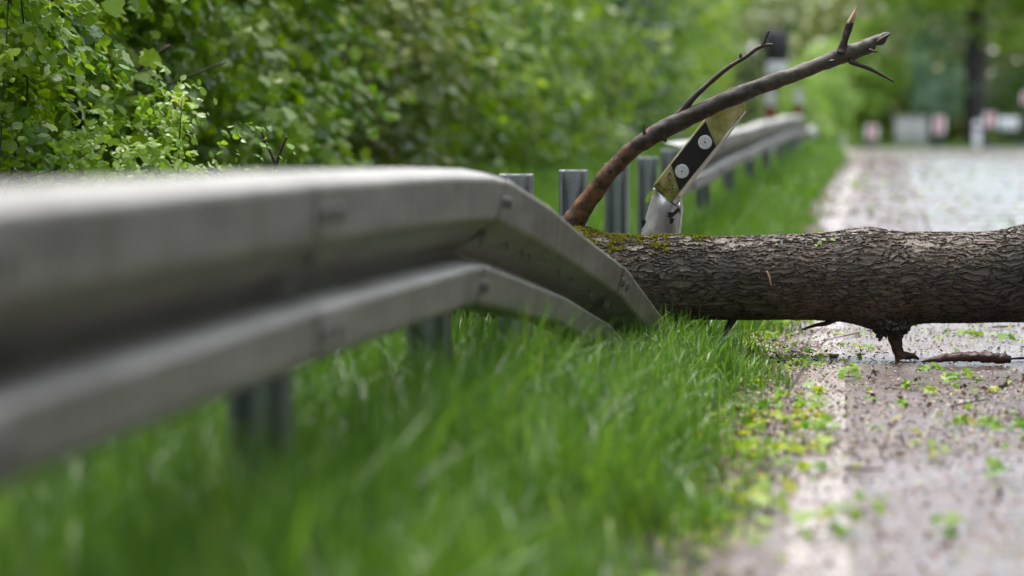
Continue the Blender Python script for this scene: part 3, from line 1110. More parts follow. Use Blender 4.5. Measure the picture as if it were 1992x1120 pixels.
FR = empty('far_guardrail', (-1.0, 17, .03), 'blurred intact guard rail running away along the verge behind the bent delineator', 'guard rail')
V_, F_ = rail_mesh(lambda t: far_TB(t), np.linspace(Y0, Y1, 70))
make('rail_beam', V_, F_, M['rail'], FR, False)
for i, Y in enumerate(np.arange(16.75, 46, 4.0)):
    x = -1.005 + float(C(Y)); g = .38 * float(sst((Y - 12) / 34))
    V, Fc = post_geo(x, Y, g - .4, g + .70)
    make('post', V, Fc, M['post'], FR)
    if i < 12:
        V, Fc = rail_mesh(lambda t: far_TB(t), np.linspace(Y - .13, Y + .13, 3), .0045, caps=False)
        sp = make('splice_plate', V, Fc, M['rail'], FR, False)
        for v in (.085, -.112):
            p, nr = rail_pt(far_TB, Y, .0855, v)
            add_bolt(sp, p, nr, scale=2.0)
p = at(1579, 258, 45.9)
gc = p
a_ = np.linspace(0, 2 * PI, 20, endpoint=False)
V, Fc = prism([(gc.x + .085 * math.cos(a), gc.z + .125 * math.sin(a)) for a in a_], 45.85, 45.9)
mk = make('end_marker', V, Fc, M['white_paint'], FR)
V, Fc = box((gc.x - .13, 45.93, gc.z), (.2, .03, .05))
make('marker_bracket', V, Fc, M['post'], mk)

# ------------------------------------------------------------------ the fallen tree
TY = 9.95
TR = empty('fallen_tree', (.6, TY, 0), 'fallen tree with ridged brown bark lying across the verge and the road', 'tree')


def trunk_c(x):
    x = np.asarray(x, float)
    yc = TY + .03 * np.sin(x * 1.7)
    zc = .298 + .004 * np.sin(x * 3 + 1) + .012 * sst((x - .35) / .5)
    r = .152 + .004 * np.sin(x * 2.2) + .006 * sst((x + .2) / .8)
    r = r - .05 * sst((-x - 1.1) / 1.6)
    return yc, zc, r


def trunk_surf(x, th):
    """th: 0 = towards camera (-y), pi/2 = top"""
    yc, zc, r = trunk_c(x)
    dy = -np.cos(th); dz = np.sin(th)
    b = np.zeros_like(x)
    # burl on top, swelling round the broken limb below, knot at right
    b += .020 * np.exp(-((x - .10) / .085) ** 2) * np.clip(dz, 0, 1) ** 3
    b += .020 * np.exp(-((x - .17) / .10) ** 2) * np.clip(-dz + .25, 0, 1.3) ** 2
    b += .022 * np.exp(-((x - .68) / .08) ** 2) * np.clip(dz, 0, 1) ** 2
    b += .03 * np.exp(-((x + .93) / .07) ** 2) * np.clip(dz, 0, 1) ** 3
    P = np.stack([x * 7, np.cos(th) * 1.5, np.sin(th) * 1.5], -1)
    b += .006 * pval(P.reshape(-1, 3), 4.).reshape(x.shape) + .0025 * pval(P.reshape(-1, 3) * 3.1, 9.).reshape(x.shape)
    rr = r + b
    return np.stack([x, yc + rr * dy, zc + rr * dz], -1)


nx_, nth = 1500, 460
xs_ = np.concatenate([np.linspace(-2.2, -1.0, 120, endpoint=False), np.linspace(-1.0, .80, nx_, endpoint=False), np.linspace(.80, 3.4, 300)])
th_ = np.linspace(0, 2 * PI, nth, endpoint=False)
XG, TG_ = np.meshgrid(xs_, th_, indexing='ij')
Vt = trunk_surf(XG, TG_).reshape(-1, 3)
make('trunk', Vt, grid_faces(len(xs_), nth, True), M['bark'], TR)
for xe in (-2.2, 3.4):                                # closed ends
    e = trunk_surf(np.full(40, xe), np.linspace(0, 2 * PI, 40, endpoint=False))
    c_ = e.mean(0)
    Ve = np.vstack([e, c_[None]])
    make('sawn_end', Ve, [(i, (i + 1) % 40, 40) for i in range(40)], M['splinter'], TR)

# moss along the top left
mo = []
n = 36000
mx_ = rng.uniform(-1.02, -.30, n)
mt_ = rng.uniform(.14 * PI, .62 * PI, n)
mask = 1.30 - (mx_ + 1.0) * 1.7 - np.abs(mt_ - .43 * PI) * 1.2 + .7 * pval(np.stack([mx_ * 26, mt_ * 7, mx_ * 9], 1), 3.) + .7 * pval(np.stack([mx_ * 75, mt_ * 19, mx_ * 31], 1), 5.)
kp = mask > .52
mx_, mt_ = mx_[kp], mt_[kp]
base_ = trunk_surf(mx_, mt_)
yc_, zc_, _ = trunk_c(mx_)
nn_ = base_ - np.stack([mx_, yc_, zc_], 1)
nn_ /= np.linalg.norm(nn_, axis=1)[:, None]
Vm, Fm, Rm = leaves(base_ + nn_ * rng.uniform(0, .011, (len(mx_), 1)), nn_ + rng.normal(0, .7, nn_.shape), rng.uniform(.003, .0075, len(mx_)), 'diamond')
make('moss', Vm, Fm, M['moss'], TR, False, Rm)

Z = 545.0


def branch(pts, dia, name, parent, mat, Y=9.95, ns=16, rough=.1, rng0=(0, 1), dy=None, sub=7, nf=60):
    P = []
    for i, (a, b) in enumerate(pts):
        yy = Y if dy is None else dy[i]
        P.append(tuple(at(a, b, yy)))
    R = np.array(dia) / 2.0 / (F / (Y * 1.0))
    V, Fc = tube(P, R, ns, sub, rough, len(pts) * .7, nf=nf)
    t = np.repeat(np.linspace(rng0[0], rng0[1], len(V) // ns), ns)
    return make(name, V, Fc, M[mat], parent, True, t)


bp = [(1100, 452), (1122, 421), (1157, 373), (1196, 324), (1243, 281), (1291, 252), (1350, 223), (1414, 194), (1479, 168), (1543, 145), (1607, 120), (1650, 103), (1674, 96), (1690, 88), (1700, 80), (1713, 76), (1722, 68), (1731, 65)]
bd = [54, 43, 36, 33, 33, 36, 34, 32, 31, 29, 28, 35, 28, 29, 20, 22, 12, 5]
BY = [9.95, 9.95, 9.94, 9.93] + [9.92] * 14
BR = branch(bp, bd, 'branch', TR, 'branch', 9.93, 26, .15, (0, .9), BY, 9)
branch([(1290, 250), (1308, 236), (1326, 217), (1350, 189), (1376, 165), (1414, 133), (1449, 111), (1479, 91), (1504, 86)], [20, 17, 14, 12, 10, 9, 8, 8, 4], 'side_twig', BR, 'twig', 9.92, 10, .15)
branch([(1482, 90), (1488, 78), (1496, 60)], [8, 6, 5], 'side_twig', BR, 'twig', 9.92, 8, .15)
branch([(1442, 116), (1441, 110), (1440, 104)], [7, 6, 4], 'side_twig', BR, 'twig', 9.92, 8, .15)
branch([(1637, 104), (1641, 88), (1647, 65), (1654, 43)], [21, 15, 14, 15], 'broken_limb', BR, 'twig', 9.9, 12, .25, nf=120)
# splintered tip of that limb
sp_ = []
for k in range(7):
    a = at(1652 + rng.uniform(-3, 4), 46, 9.9); b = at(1663 + rng.uniform(-5, 5), 9 + rng.uniform(0, 22), 9.9)
    yj = rng.uniform(-.01, .01)
    a = (a.x, a.y + yj, a.z); b = (b.x, b.y + yj, b.z)
    m_ = tuple((np.array(a) + np.array(b)) / 2)
    sp_.append(tube([a, m_, b], [.0065, .0055, .0012], 5, 3, .1, k))
V, Fc = join(sp_)
make('splintered_wood', V, Fc, M['splinter'], BR, False)
branch([(1652, 118), (1668, 125), (1693, 134), (1718, 147), (1740, 159)], [12, 9, 8, 6, 3], 'side_twig', BR, 'twig', 9.9, 9, .15)
branch([(1254, 266), (1253, 252), (1252, 241)], [8, 5, 2], 'spur', BR, 'twig', 9.9, 8, .2)
branch([(1289, 262), (1293, 270), (1296, 276)], [14, 10, 4], 'spur', BR, 'twig', 9.9, 8, .2)
# dark knot hole on the branch
V, Fc = tube([tuple(at(1610, 121, 9.885)), tuple(at(1618, 119, 9.883)), tuple(at(1627, 117, 9.885))], [.0015, .0062, .0012], 10, 4, .2)
make('knot_hole', V, Fc, M['black'], BR)
# torn strip of bark at the tip
V, Fc = join([tube([tuple(at(1690, 97, 9.89)), tuple(at(1704, 100, 9.885)), tuple(at(1708, 99, 9.88))], [.007, .004, .001], 6, 4, .3), tube([tuple(at(1706, 84, 9.89)), tuple(at(1722, 72, 9.88)), tuple(at(1733, 64, 9.89))], [.008, .006, .001], 6, 4, .3, 2.)])
make('torn_bark', V, Fc, M['twig'], BR)
# broken limb carrying the trunk
LB = branch([(1733, 610), (1738, 640), (1743, 668), (1750, 690), (1753, 699)], [44, 29, 24, 22, 24], 'limb_stub', TR, 'branch', 9.90, 18, .30, (.02, .12), nf=90)
cb = []
for k in range(60):                                  # ragged collar of bark plates
    a = rng.uniform(0, 2 * PI); rr = rng.uniform(.025, .058)
    c0 = at(1736, 632, 9.9)
    q = np.array([c0.x + rr * math.cos(a) * 1.15, c0.y + rr * math.sin(a), c0.z + rng.uniform(-.012, .030) + .02 * (rr < .045) * -1])
    cb.append(tube([q + (0, 0, .02), q, q + rng.normal(0, .008, 3) - (0, 0, .010)], [.012, .011, .003], 6, 2, .4, k, nf=140))
V, Fc = join(cb)
make('bark_collar', V, Fc, M['bark'], TR, False)
branch([(1752, 690), (1766, 692), (1778, 693), (1788, 699)], [14, 13, 10, 4], 'splinter', LB, 'twig', 9.9, 8, .3)
# thin limbs below
branch([(1428, 615), (1420, 632), (1408, 651), (1388, 671), (1356, 687), (1330, 697)], [17, 14, 12, 11, 8, 5], 'thin_limb', TR, 'twig', 9.93, 10, .18, dy=[9.93, 9.92, 9.9, 9.88, 9.85, 9.8])
branch([(1625, 622), (1606, 629), (1585, 633), (1560, 641)], [10, 9, 7, 4], 'thin_limb', TR, 'twig', 9.93, 8, .18)
# forked dry twig rising behind the near rail
fk = branch([(545, 470), (541, 400), (538, 345), (536, 318)], [14, 10, 8, 7], 'forked_twig', TR, 'twig', 9.95, 8, .12)
branch([(537, 322), (528, 300), (516, 275), (507, 252)], [7, 6, 5, 3.5], 'twig_tip', fk, 'twig', 9.95, 8, .12)
branch([(537, 322), (543, 303), (549, 286), (558, 266)], [7, 6, 6, 5], 'twig_tip', fk, 'twig', 9.95, 8, .12)
# bits sticking to the bark
chips = []
for (px, py) in ((1428, 478), (1520, 466), (1590, 461), (1730, 452), (1884, 470), (1445, 471), (1660, 460)):
    p = at(px, py, TY)
    th = math.asin(min(.98, max(-.98, (p.z - .298) / .16)))
    s_ = trunk_surf(np.array([p.x * .985]), np.array([th]))[0]
    V, Fc = (box(s_ + np.array([0, -.006, .003]), (rng.uniform(.008, .014), .003, rng.uniform(.006, .010)), Matrix.Rotation(rng.uniform(0, 3), 3, 'Y') @ Matrix.Rotation(.5, 3, 'X')))
    make('wood_chip', V, Fc, M['white'], TR, False)
# leaf crumbs and twiglets on the trunk
lp = []
for (px, py, sz) in ((1595, 470, .022), (1602, 463, .018), (1620, 464, .02), (1588, 474, .015), (1510, 470, .01), (1620, 548, .008), (1850, 530, .008)):
    p = at(px, py, TY)
    th = math.asin(min(.98, max(-.98, (p.z - .298) / .16)))
    s_ = trunk_surf(np.array([p.x * .985]), np.array([th]))[0] + np.array([0, -.004, .004])
    lp.append((s_, (rng.normal(0, .3), -math.cos(th), math.sin(th) + .2), sz))
for a, b, c in lp:
    V, Fc, R = leaves(np.array([a]), np.array([b]), np.array([c]), 'lobed', rnd=np.full(1, .6))
    make('leaf_scrap', V, Fc, M['fresh'], TR, False, R)
branch([(1491, 527), (1497, 540), (1500, 556)], [3.5, 4, 2.5], 'clinging_twig', TR, 'splinter', 9.775, 6, .2)

# ------------------------------------------------------------------ bent delineator behind the trunk
DY = 10.32
DL = empty('delineator_post', tuple(at(1285, 470, DY) * 1.0)[:2] + (0,), 'snapped white roadside delineator leaning right, black band with two round reflectors', 'marker post')


def pq(pts, Y, th, name, parent, mat, bow=0., tilt=0.):
    """thin plate from picture-measured corners, thickness th behind the front face"""
    fr = [at(a, b, Y) for a, b in pts]
    n = len(fr)
    V = [tuple(v) for v in fr] + [(v.x, v.y + th, v.z) for v in fr]
    Fc = [tuple(range(n)), tuple(range(n, 2 * n))[::-1]] + [(i, i + n, (i + 1) % n + n, (i + 1) % n) for i in range(n)]
    return make(name, V, Fc, M[mat], parent, False)


head = pq([(1269.5, 362), (1307, 392), (1393, 285), (1449, 214), (1446, 198), (1440, 178), (1427, 169), (1416, 173), (1371, 231), (1304, 317)], DY, .045, 'delineator_head', DL, 'panel')
bv = head.modifiers.new('bev', 'BEVEL'); bv.width = .004; bv.segments = 2; bv.limit_method = 'ANGLE'
pq([(1372.5, 236), (1393, 285), (1322, 372), (1305.5, 320)], DY - .004, .0035, 'black_band', head, 'black')
for (cx, cy) in ((1371.5, 276.5), (1326.5, 333)):
    c_ = at(cx, cy, DY - .0105)
    r_ = 13.6 / (F / DY)
    V = [];
    for (rr, yy) in ((r_, .0065), (r_, .001), (r_ * .93, 0)):
        V += [(c_.x + rr * math.cos(a), c_.y + yy, c_.z + rr * math.sin(a)) for a in np.linspace(0, 2 * PI, 32, endpoint=False)]
    Fc = [tuple(f) for f in grid_faces(3, 32, True)] + [tuple(range(64, 96))]
    ro = make('reflector', V, Fc, M['reflector'], head, False)
    V, Fc = tube([(c_.x, c_.y - .0022, c_.z), (c_.x, c_.y + .002, c_.z)], [.0032, .0032], 10, 2)
    make('rivet', V, Fc, M['black'], ro)
# side flank of the head facing down right
flank = [at(1307, 392, DY + .001), at(1393, 285, DY + .001), at(1449, 214, DY + .001), at(1451, 216, DY + .05), at(1396, 291, DY + .05), at(1311, 398, DY + .05)]
V = [tuple(v + Vector((.002, 0, -.002))) for v in flank]
make('flank', V, [(0, 1, 4, 5), (1, 2, 3, 4)], M['white'], head, False)
# rivets and grit on the lower stained end
gr = []
for k in range(16):
    u, v = rng.uniform(.05, .95), rng.uniform(.05, .95)
    a = np.array(at(1272, 362, DY - .001)) * (1 - u) + np.array(at(1306, 389, DY - .001)) * u
    b = np.array(at(1303, 322, DY - .001)) * (1 - u) + np.array(at(1319, 368, DY - .001)) * u
    q = a * (1 - v) + b * v
    s_ = rng.uniform(.0012, .004)
    gr.append(tube([q, q + np.array([0, -.003, 0])], [s_, s_ * .5], 6, 2))
for k in range(9):
    q = np.array(at(1399 + k * 4.3, 266 - k * 5.4, DY - .001))
    gr.append(tube([q, q + np.array([0, -.002, 0])], [.0013, .0012], 6, 2))
for V, Fc in gr:
    make('rivet', V, Fc, M['twig'], head, False)


# hollow lower part: torn, curved white sheet
def sheet(rows, name, parent, mat, depth):
    """rows: list of lists of (px,py,dy)"""
    P = np.array([[tuple(at(a, b, DY + c)) for a, b, c in r] for r in rows])
    nr_, nc_ = P.shape[:2]
    # refine
    R1 = np.array([catmull(P[i], 5) for i in range(nr_)])
    R2 = np.array([catmull(R1[:, j], 5) for j in range(R1.shape[1])]).transpose(1, 0, 2)
    a, b = R2.shape[:2]
    o = make(name, R2.reshape(-1, 3), grid_faces(a, b), M[mat], parent)
    s = o.modifiers.new('thick', 'SOLIDIFY'); s.thickness = .0035
    return o


base = sheet([
    [(1272, 365, 0.051), (1281, 372, 0.009), (1292, 384, -0.005), (1306, 392, 0.006), (1318, 398, 0.060), (1322, 392, 0.145)],
    [(1266, 395, 0.060), (1277, 397, -0.005), (1289, 400, -0.025), (1300, 404, -0.005), (1315, 410, 0.060), (1325, 408, 0.145)],
    [(1257, 425, 0.069), (1271, 427, -0.005), (1284, 428, -0.025), (1297, 430, -0.001), (1313, 433, 0.060), (1325, 433, 0.145)],
    [(1248, 462, 0.077), (1262, 463, 0.000), (1276, 464, -0.025), (1291, 464, -0.001), (1309, 464, 0.060), (1321, 464, 0.145)],
    [(1243, 560, 0.077), (1257, 560, 0.000), (1272, 560, -0.025), (1288, 560, -0.001), (1306, 560, 0.060), (1318, 560, 0.145)],
    [(1243, 684, 0.077), (1257, 684, 0.000), (1272, 684, -0.025), (1288, 684, -0.001), (1306, 684, 0.060), (1318, 684, 0.145)]], 'broken_shaft', DL, 'shaft', 0)
sheet([
    [(1320, 379, .02), (1323, 377, .06)], [(1324, 405, .02), (1327, 404, .06)], [(1321, 430, .02), (1324, 430, .06)], [(1318, 464, .02), (1321, 464, .06)], [(1316, 560, .02), (1319, 560, .06)]], 'torn_edge', base, 'white', 0)
# black cracks and torn shreds
shr = []
for pts in ([(1301, 412), (1309, 413), (1316, 406), (1323, 402), (1322, 411), (1313, 418), (1306, 424), (1299, 422)], [(1302, 424), (1312, 425), (1309, 434), (1303, 436)], [(1247, 430), (1254, 425), (1257, 432), (1252, 441), (1246, 445), (1249, 437)]):
    fr = [at(a, b, DY - .012) for a, b in pts]
    n_ = len(fr)
    V = [tuple(v) for v in fr] + [(v.x, v.y + .006, v.z) for v in fr]
    shr.append((np.array(V), [tuple(range(n_)), tuple(range(n_, 2 * n_))[::-1]] + [(i, i + n_, (i + 1) % n_ + n_, (i + 1) % n_) for i in range(n_)]))
for pts in ([(1275, 368), (1287, 377), (1296, 387), (1307, 394)], [(1305, 392), (1314, 399), (1321, 405), (1323, 416)]):
    shr.append(tube([tuple(at(a, b, DY - .004)) for a, b in pts], [.0018] * len(pts), 6, 4, .3))
for V, Fc in shr:
    make('crack', V, Fc, M['black'], base, False)
V, Fc = box(at(1286, 418, DY - .014), (.018, .002, .010), Matrix.Rotation(.5, 3, 'Y'))
make('red_shred', V, Fc, M['red'], base, False)
lv = []
for (px, py) in ((1269, 374), (1262, 382), (1260, 390), (1297, 386)):
    lv.append(tuple(at(px, py, DY - .01)))
for q in lv:
    V, Fc, R = leaves(np.array([q]), np.array([(0, -1, .3)]), np.array([.02]), 'lobed', rnd=np.full(1, .6))
    make('clinging_leaf', V, Fc, M['fresh'], base, False, R)

# ------------------------------------------------------------------ litter on the road
def road_z(y):
    return .38 * sst((np.asarray(y, float) - 12) / 34) + .010


def litter(n, x0, x1, y0, y1, s0, s1, bias=.0, kind='diamond', lo=0, hi=1):
    y = rng.uniform(y0, y1, n)
    u = rng.uniform(0, 1, n) ** 1.5
    x = x0 + (x1 - x0) * u + C(y)
    cl = .5 + .5 * pval(np.stack([x * 3.1, y * 1.7, x * 0], 1), 8.) + .35 * pval(np.stack([x * 11, y * 7, x * 0], 1), 2.)
    kp = rng.uniform(0, 1, n) < np.clip(cl, .12, 1)
    x, y = x[kp], y[kp]
    n = len(x)
    P = np.stack([x, y, road_z(y) + rng.uniform(.001, .006, n)], 1)
    nn = np.array([0, 0, 1.]) + rng.normal(0, .35, (n, 3))
    return leaves(P, nn, rng.uniform(0, 1, n) ** 2 * (s1 - s0) + s0, kind, rnd=rng.uniform(lo, hi, n) ** 1.15)


L = merge([litter(80000, -.34, 2.2, 4.6, 12.5, .004, .017), litter(22000, -.36, .2, 4.6, 12.5, .006, .020), litter(26000, -.3, 2.0, 4.4, 9.5, .009, .024, hi=.8), litter(16000, -.40, .0, 4.4, 12.5, .008, .026, hi=.62),
           litter(16000, -.3, 3.0, 12.5, 30, .008, .03), litter(15000, -.32, .7, 12.5, 50, .018, .06, hi=.66), litter(9000, -.3, 6.0, 14, 70, .02, .07, hi=.7), litter(9000, -.3, 6.4, 30, 104, .03, .10)])
o = make('leaf_litter', L[0], L[1], M['litter'], None, False, L[2])
props(o, 'brown bud scales, flakes and crumbs of leaf strewn over the wet road and its edge', 'litter', None, 'stuff')
# scatter of torn leaves, too many to tell apart
L = merge([litter(520, -.36, 1.6, 4.8, 12.5, .018, .05, kind='lobed', lo=.2), litter(650, -.4, -.02, 4.8, 12.5, .02, .055, kind='lobed', lo=.3), litter(700, -.3, 4.0, 12.5, 40, .03, .10, kind='round', lo=.2)])
dr = []
for k in range(34):
    cy_ = rng.uniform(4.9, 12.0); cx_ = rng.uniform(-.34, -.04) if k % 4 else rng.uniform(.1, 1.4)
    n_ = rng.integers(8, 26)
    x_ = cx_ + rng.normal(0, .05, n_); y_ = cy_ + rng.normal(0, .09, n_)
    dr.append(leaves(np.stack([x_, y_, road_z(y_) + rng.uniform(.001, .018, n_)], 1), np.array([0, -.1, 1.]) + rng.normal(0, .4, (n_, 3)), rng.uniform(.010, .036, n_), 'lobed', rnd=np.clip(rng.normal(rng.uniform(.3, .95), .12, n_), 0, 1)))
L = merge([L] + dr)
L[0][:, 2] += .006
o = make('torn_leaves', L[0], L[1], M['fresh'], None, False, L[2])
props(o, 'torn yellow green leaves scattered thickly along the road edge', 'leaves', None, 'stuff')

# distinct sprigs and leaves on the asphalt
SG = 'fresh leaf sprigs torn off and lying on the road'


def sprig(px, py, wpx, n, rise, lb, tone=.5, name='leaf_sprig'):
    """px,py: where it touches the ground in the photo"""
    d = cW * F + cR * (px - 996) + cU * (560 - py)
    k_ = (.012 - CAMZ) / d.z
    c_ = Vector((0, 0, CAMZ)) + d * k_
    if c_.y > 12:
        return
    c_.z = .012
    W_ = wpx / (F / c_.y)
    root = empty(name, (c_.x, c_.y, c_.z), lb, 'leaves', SG)
    P = np.array([(c_.x + rng.uniform(-.5, .5) * W_, c_.y + rng.uniform(-.08, .08), c_.z + .008 + rise * rng.uniform(0, 1)) for _ in range(n)])
    nn = np.array([(rng.normal(0, .4), rng.uniform(-.9, .1), .8) for _ in range(n)])
    for q in range(n):
        V, Fc, R = leaves(P[q:q + 1], nn[q:q + 1], rng.uniform(.022, .048, 1), 'lobed', rnd=np.clip(rng.normal(tone, .12, 1), 0, 1))
        V[:, 2] = np.maximum(V[:, 2], .013)
        make('leaf', V, Fc, M['fresh'], root, False, R)
    V, Fc = tube([(c_.x - W_ * .45, c_.y + .02, c_.z + .004), (c_.x, c_.y, c_.z + .010), (c_.x + W_ * .45, c_.y - .015, c_.z + .004)], [.0012, .0017, .0010], 6, 4, .1)
    make('stalk', V, Fc, M['twig'], root)


for a in [
    (1655, 738, 46, 6, .045, 'upright bright green maple leaf left of the broken limb, on the white line'),
    (1875, 652, 70, 7, .02, 'green sprig on the wet road just under the trunk at the right'),
    (1948, 660, 40, 4, .01, 'small leaf cluster on the road at the right edge under the trunk'),
    (1882, 742, 80, 6, .03, 'large flat yellow green leaves in front of the dark bark fragment'),
    (1942, 835, 110, 9, .03, 'wide spray of green leaves at the right edge below the bark fragment'),
    (1855, 830, 40, 3, .01, 'small pale sprig left of the wide spray of leaves'),
    (1622, 840, 70, 7, .03, 'dark green sprig lying across the white line'),
    (1608, 868, 40, 4, .02, 'yellowish sprig just below the one across the white line'),
    (1920, 925, 46, 5, .03, 'blurred leaf clump near the right edge halfway down the road'),
    (1810, 722, 60, 4, .006, 'pale curled leaves right in front of the foot of the broken limb'),
    (1690, 1000, 60, 6, .03, 'blurred green clump in the foreground on the road'),
    (1845, 1040, 50, 4, .02, 'blurred greenish leaf clump low on the road at right'),
    (1610, 1040, 120, 12, .05, 'large blurred yellow green clump in the foreground at the road edge'),
    (1545, 700, 60, 4, .02, 'yellow green leaf lying at the tip of the grass under the trunk'),
    (1500, 1000, 110, 12, .05, 'blurred pale leaves in the foreground where the grass meets the road', .75)]:
    sprig(*a[:6], *(a[6:]))


def ground_pt(px, py, z=.016):
    d = cW * F + cR * (px - 996) + cU * (560 - py)
    return Vector((0, 0, CAMZ)) + d * ((z - CAMZ) / d.z)


def twig_on_road(p0, p1, dia, lb, mat='twig', name='fallen_twig', rough=.2, arch=.0, group='broken twigs lying on the road'):
    a = ground_pt(*p0); b = ground_pt(*p1)
    m_ = (a + b) / 2 + Vector((0, rng.uniform(-.02, .02), arch))
    r = dia / 2 / (F / a.y)
    V, Fc = tube([tuple(a), tuple(m_), tuple(b)], [r * .8, r, r * .5], 8, 7, rough, p0[0], nf=90)
    V[:, 2] = np.maximum(V[:, 2], .011)
    o = make(name, V, Fc, M[mat], None, origin=tuple(a))
    props(o, lb, 'twig', group)
    return o


# bark fragment beside the broken limb
a = ground_pt(1792, 697, .03); b = ground_pt(1966, 697, .03)
P = [a + (b - a) * t for t in (0, .12, .3, .6, .85, 1.)]
V, Fc = tube([tuple(p + Vector((0, 0, dz))) for p, dz in zip(P, (-.012, -.004, .004, .006, .0, -.004))], [.002, .009, .015, .018, .019, .013], 18, 12, .42, 3., nf=110)
V[:, 2] = np.maximum(V[:, 2], .011)
BF = make('bark_fragment', V, Fc, M['fragment'], None, True, None, origin=tuple(a))
props(BF, 'dark reddish brown broken branch piece lying on the road right of the broken limb', 'branch piece')
twig_on_road((1960, 698), (2050, 694), 5, 'thin dark twig leaving the right end of the branch piece')
twig_on_road((1528, 770), (1566, 708), 3.5, 'thin straight twig slanting through the litter left of the white line')
twig_on_road((1690, 735), (1704, 730), 6, 'short arched twig beside the upright maple leaf', arch=.02)
twig_on_road((1740, 749), (1785, 747), 3.5, 'short thin twig on the road below the broken limb')
twig_on_road((1850, 790), (1925, 776), 4, 'thin twig with a yellow leaf near the right edge')
twig_on_road((1640, 908), (1720, 912), 8, 'blurred dark twig just right of the white line')
twig_on_road((1700, 640), (1600, 662), 3, 'thin twig on the road under the trunk, left of the limb')
twig_on_road((1930, 636), (1975, 634), 4, 'thin reddish twig under the trunk at the right edge')
o = twig_on_road((1946, 752), (1957, 740), 12, 'small black clod of bark near the right edge', name='bark_clod', rough=.4, group=None)
o['category'] = 'bark clod'
o = twig_on_road((1616, 695), (1630, 690), 10, 'small dark bark lump on the road left of the limb under the trunk', name='bark_clod', rough=.4, group=None)
o['category'] = 'bark clod'

# ------------------------------------------------------------------ things at the far end of the guard rail
def far_sign():
    Y = 47.5
    c_ = at(1512, 89, Y); s = F / Y
    g = float(G(c_.x, Y))
    root = empty('sign_board', (c_.x, Y, g), 'blurred dark rectangular sign board with a white plate under it on a pole', 'sign')
    V, Fc = box((c_.x, Y, c_.z), (44 / s, .05, 60 / s), bev=.01)
    make('dark_board', V, Fc, M['dark_metal'], root)
    c2 = at(1511, 136, Y)
    V, Fc = box((c2.x, Y - .01, c2.z), (40 / s, .03, 34 / s), bev=.008)
    make('white_plate', V, Fc, M['white_paint'], root)
    V, Fc = tube([(c_.x - .03, Y + .05, g - .2), (c_.x - .03, Y + .05, c_.z + .2)], [.03, .03], 12, 3)
    make('pole', V, Fc, M['dark_metal'], root)


far_sign()


def far_delineator(px, Y, lb, topy):
    c_ = at(px, topy, Y)
    g = float(G(c_.x, Y))
    root = empty('delineator_post', (c_.x, Y, g), lb, 'marker post', 'intact white delineators at the far end of the guard rail')
    h = c_.z - g
    z3 = g + h * .60; z2 = g + h * .78
    V, Fc = prism([(c_.x - .07, g - .1), (c_.x + .07, g - .1), (c_.x + .07, z3), (c_.x - .07, z3)], Y - .03, Y + .05)
    make('shaft', V, Fc, M['white_paint'], root, False)
    V, Fc = prism([(c_.x - .07, z3), (c_.x + .07, z3), (c_.x + .07, z2 - .03), (c_.x - .07, z2 + .03)], Y - .03, Y + .05)
    bnd = make('black_band', V, Fc, M['black'], root, False)
    V, Fc = box((c_.x, Y - .037, (z2 + z3) / 2), (.05, .01, .12))
    make('reflector', V, Fc, M['orange'], bnd, False)
    V, Fc = prism([(c_.x - .07, z2 + .03), (c_.x + .07, z2 - .03), (c_.x + .07, c_.z - .05), (c_.x + .02, c_.z), (c_.x - .05, c_.z)], Y - .03, Y + .05)
    make('cap', V, Fc, M['white_paint'], root, False)


far_delineator(1499, 41, 'white delineator with a black band behind the far guard rail, directly below the sign board', 172)
far_delineator(1553, 46.8, 'white delineator with a black band behind the right end of the far guard rail', 170)

# ------------------------------------------------------------------ end of the road
def beacon(px, py, Y, wd, hg, lb, foot=True):
    c_ = at(px, py, Y); g = float(G(c_.x, Y))
    root = empty('traffic_beacon', (c_.x, Y, g), lb, 'beacon', 'red and white beacons at the end of the road')
    z0, z1 = c_.z - hg / 2, c_.z + hg / 2
    V, Fc = box((c_.x, Y, c_.z), (wd, .03, hg), bev=.008)
    pl = make('board', V, Fc, M['white_paint'], root, False)
    V, Fc = prism([(c_.x - wd * .22, z0 + .02), (c_.x + wd * .12, z0 + .02), (c_.x + wd * .22, z1 - .02), (c_.x - wd * .12, z1 - .02)], Y - .019, Y - .015)
    make('red_stripe', V, Fc, M['red'], pl, False)
    V, Fc = tube([(c_.x, Y + .03, g), (c_.x, Y + .03, z1 - .02)], [.02, .02], 8, 2)
    make('pole', V, Fc, M['dark_metal'], root)
    V, Fc = box((c_.x - .05, Y, g + .06), (.5, .3, .14), bev=.02)
    make('foot', V, Fc, M['teal'], root)


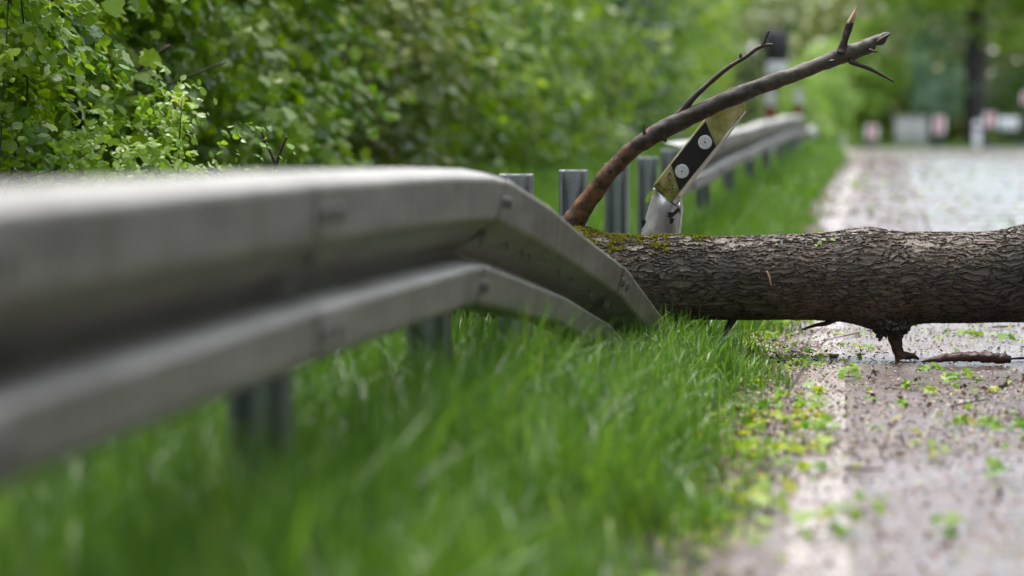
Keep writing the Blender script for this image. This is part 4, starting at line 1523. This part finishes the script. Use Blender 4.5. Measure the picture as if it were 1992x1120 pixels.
beacon(1696, 257, 101, .42, .50, 'leftmost red and white beacon on a dark foot at the end of the road')
beacon(1827, 243, 103, .42, .62, 'red and white beacon left of the thick dark trunk')
beacon(1925, 233, 103, .42, .52, 'red and white beacon right of the thick trunk, beside the white panel')
beacon(1996, 190, 103, .30, .40, 'reddish beacon cut by the right edge of the picture')


def cabinet():
    Y = 107.
    c_ = at(1772, 262, Y); s = F / Y; g = float(G(c_.x, Y))
    root = empty('pale_cabinet', (c_.x, Y, g), 'pale grey box like cabinet between the two left beacons', 'cabinet')
    V, Fc = box((c_.x, Y, g + .55), (60 / s, .6, 1.1), bev=.03)
    make('body', V, Fc, M['concrete'], root)
    V, Fc = box((c_.x, Y, g + 1.14), (66 / s, .7, .08), bev=.02)
    make('lid', V, Fc, M['concrete'], root)
    for dx in (-.27, .27):
        V, Fc = box((c_.x + dx, Y - .31, g + .55), (.48, .02, .9), bev=.006)
        make('door', V, Fc, M['concrete'], root)


cabinet()


def panel():
    Y = 104.5
    c_ = at(1962, 240, Y); s = F / Y; g = float(G(c_.x, Y))
    root = empty('road_sign', (c_.x, Y, g), 'small white panel on two legs right of the third beacon', 'sign')
    V, Fc = box((c_.x, Y, c_.z), (38 / s, .03, 24 / s), bev=.01)
    make('board', V, Fc, M['white_paint'], root)
    for dx in (-.25, .25):
        V, Fc = tube([(c_.x + dx, Y + .03, g - .1), (c_.x + dx, Y + .03, c_.z + .1)], [.025, .025], 8, 2)
        make('leg', V, Fc, M['dark_metal'], root)


panel()


def bollard(px, py, Y, lb, h, r):
    c_ = at(px, py, Y); g = float(G(c_.x, Y))
    root = empty('white_bollard', (c_.x, Y, g), lb, 'bollard', 'pale bollards at the road edge')
    V, Fc = tube([(c_.x, Y, g - .05), (c_.x, Y, g + h * .9), (c_.x, Y, g + h)], [r, r, r * .5], 14, 4)
    make('shaft', V, Fc, M['white_paint'], root)
    V, Fc = tube([(c_.x, Y, g + h * .70), (c_.x, Y, g + h * .82)], [r * 1.06, r * 1.06], 14, 2)
    make('band', V, Fc, M['dark_metal'], root)


bollard(1901, 260, 100, 'tall white bollard left of the third beacon', .95, .13)
bollard(1640, 275, 98, 'short pale bollard at the left corner of the far end of the road', .5, .11)
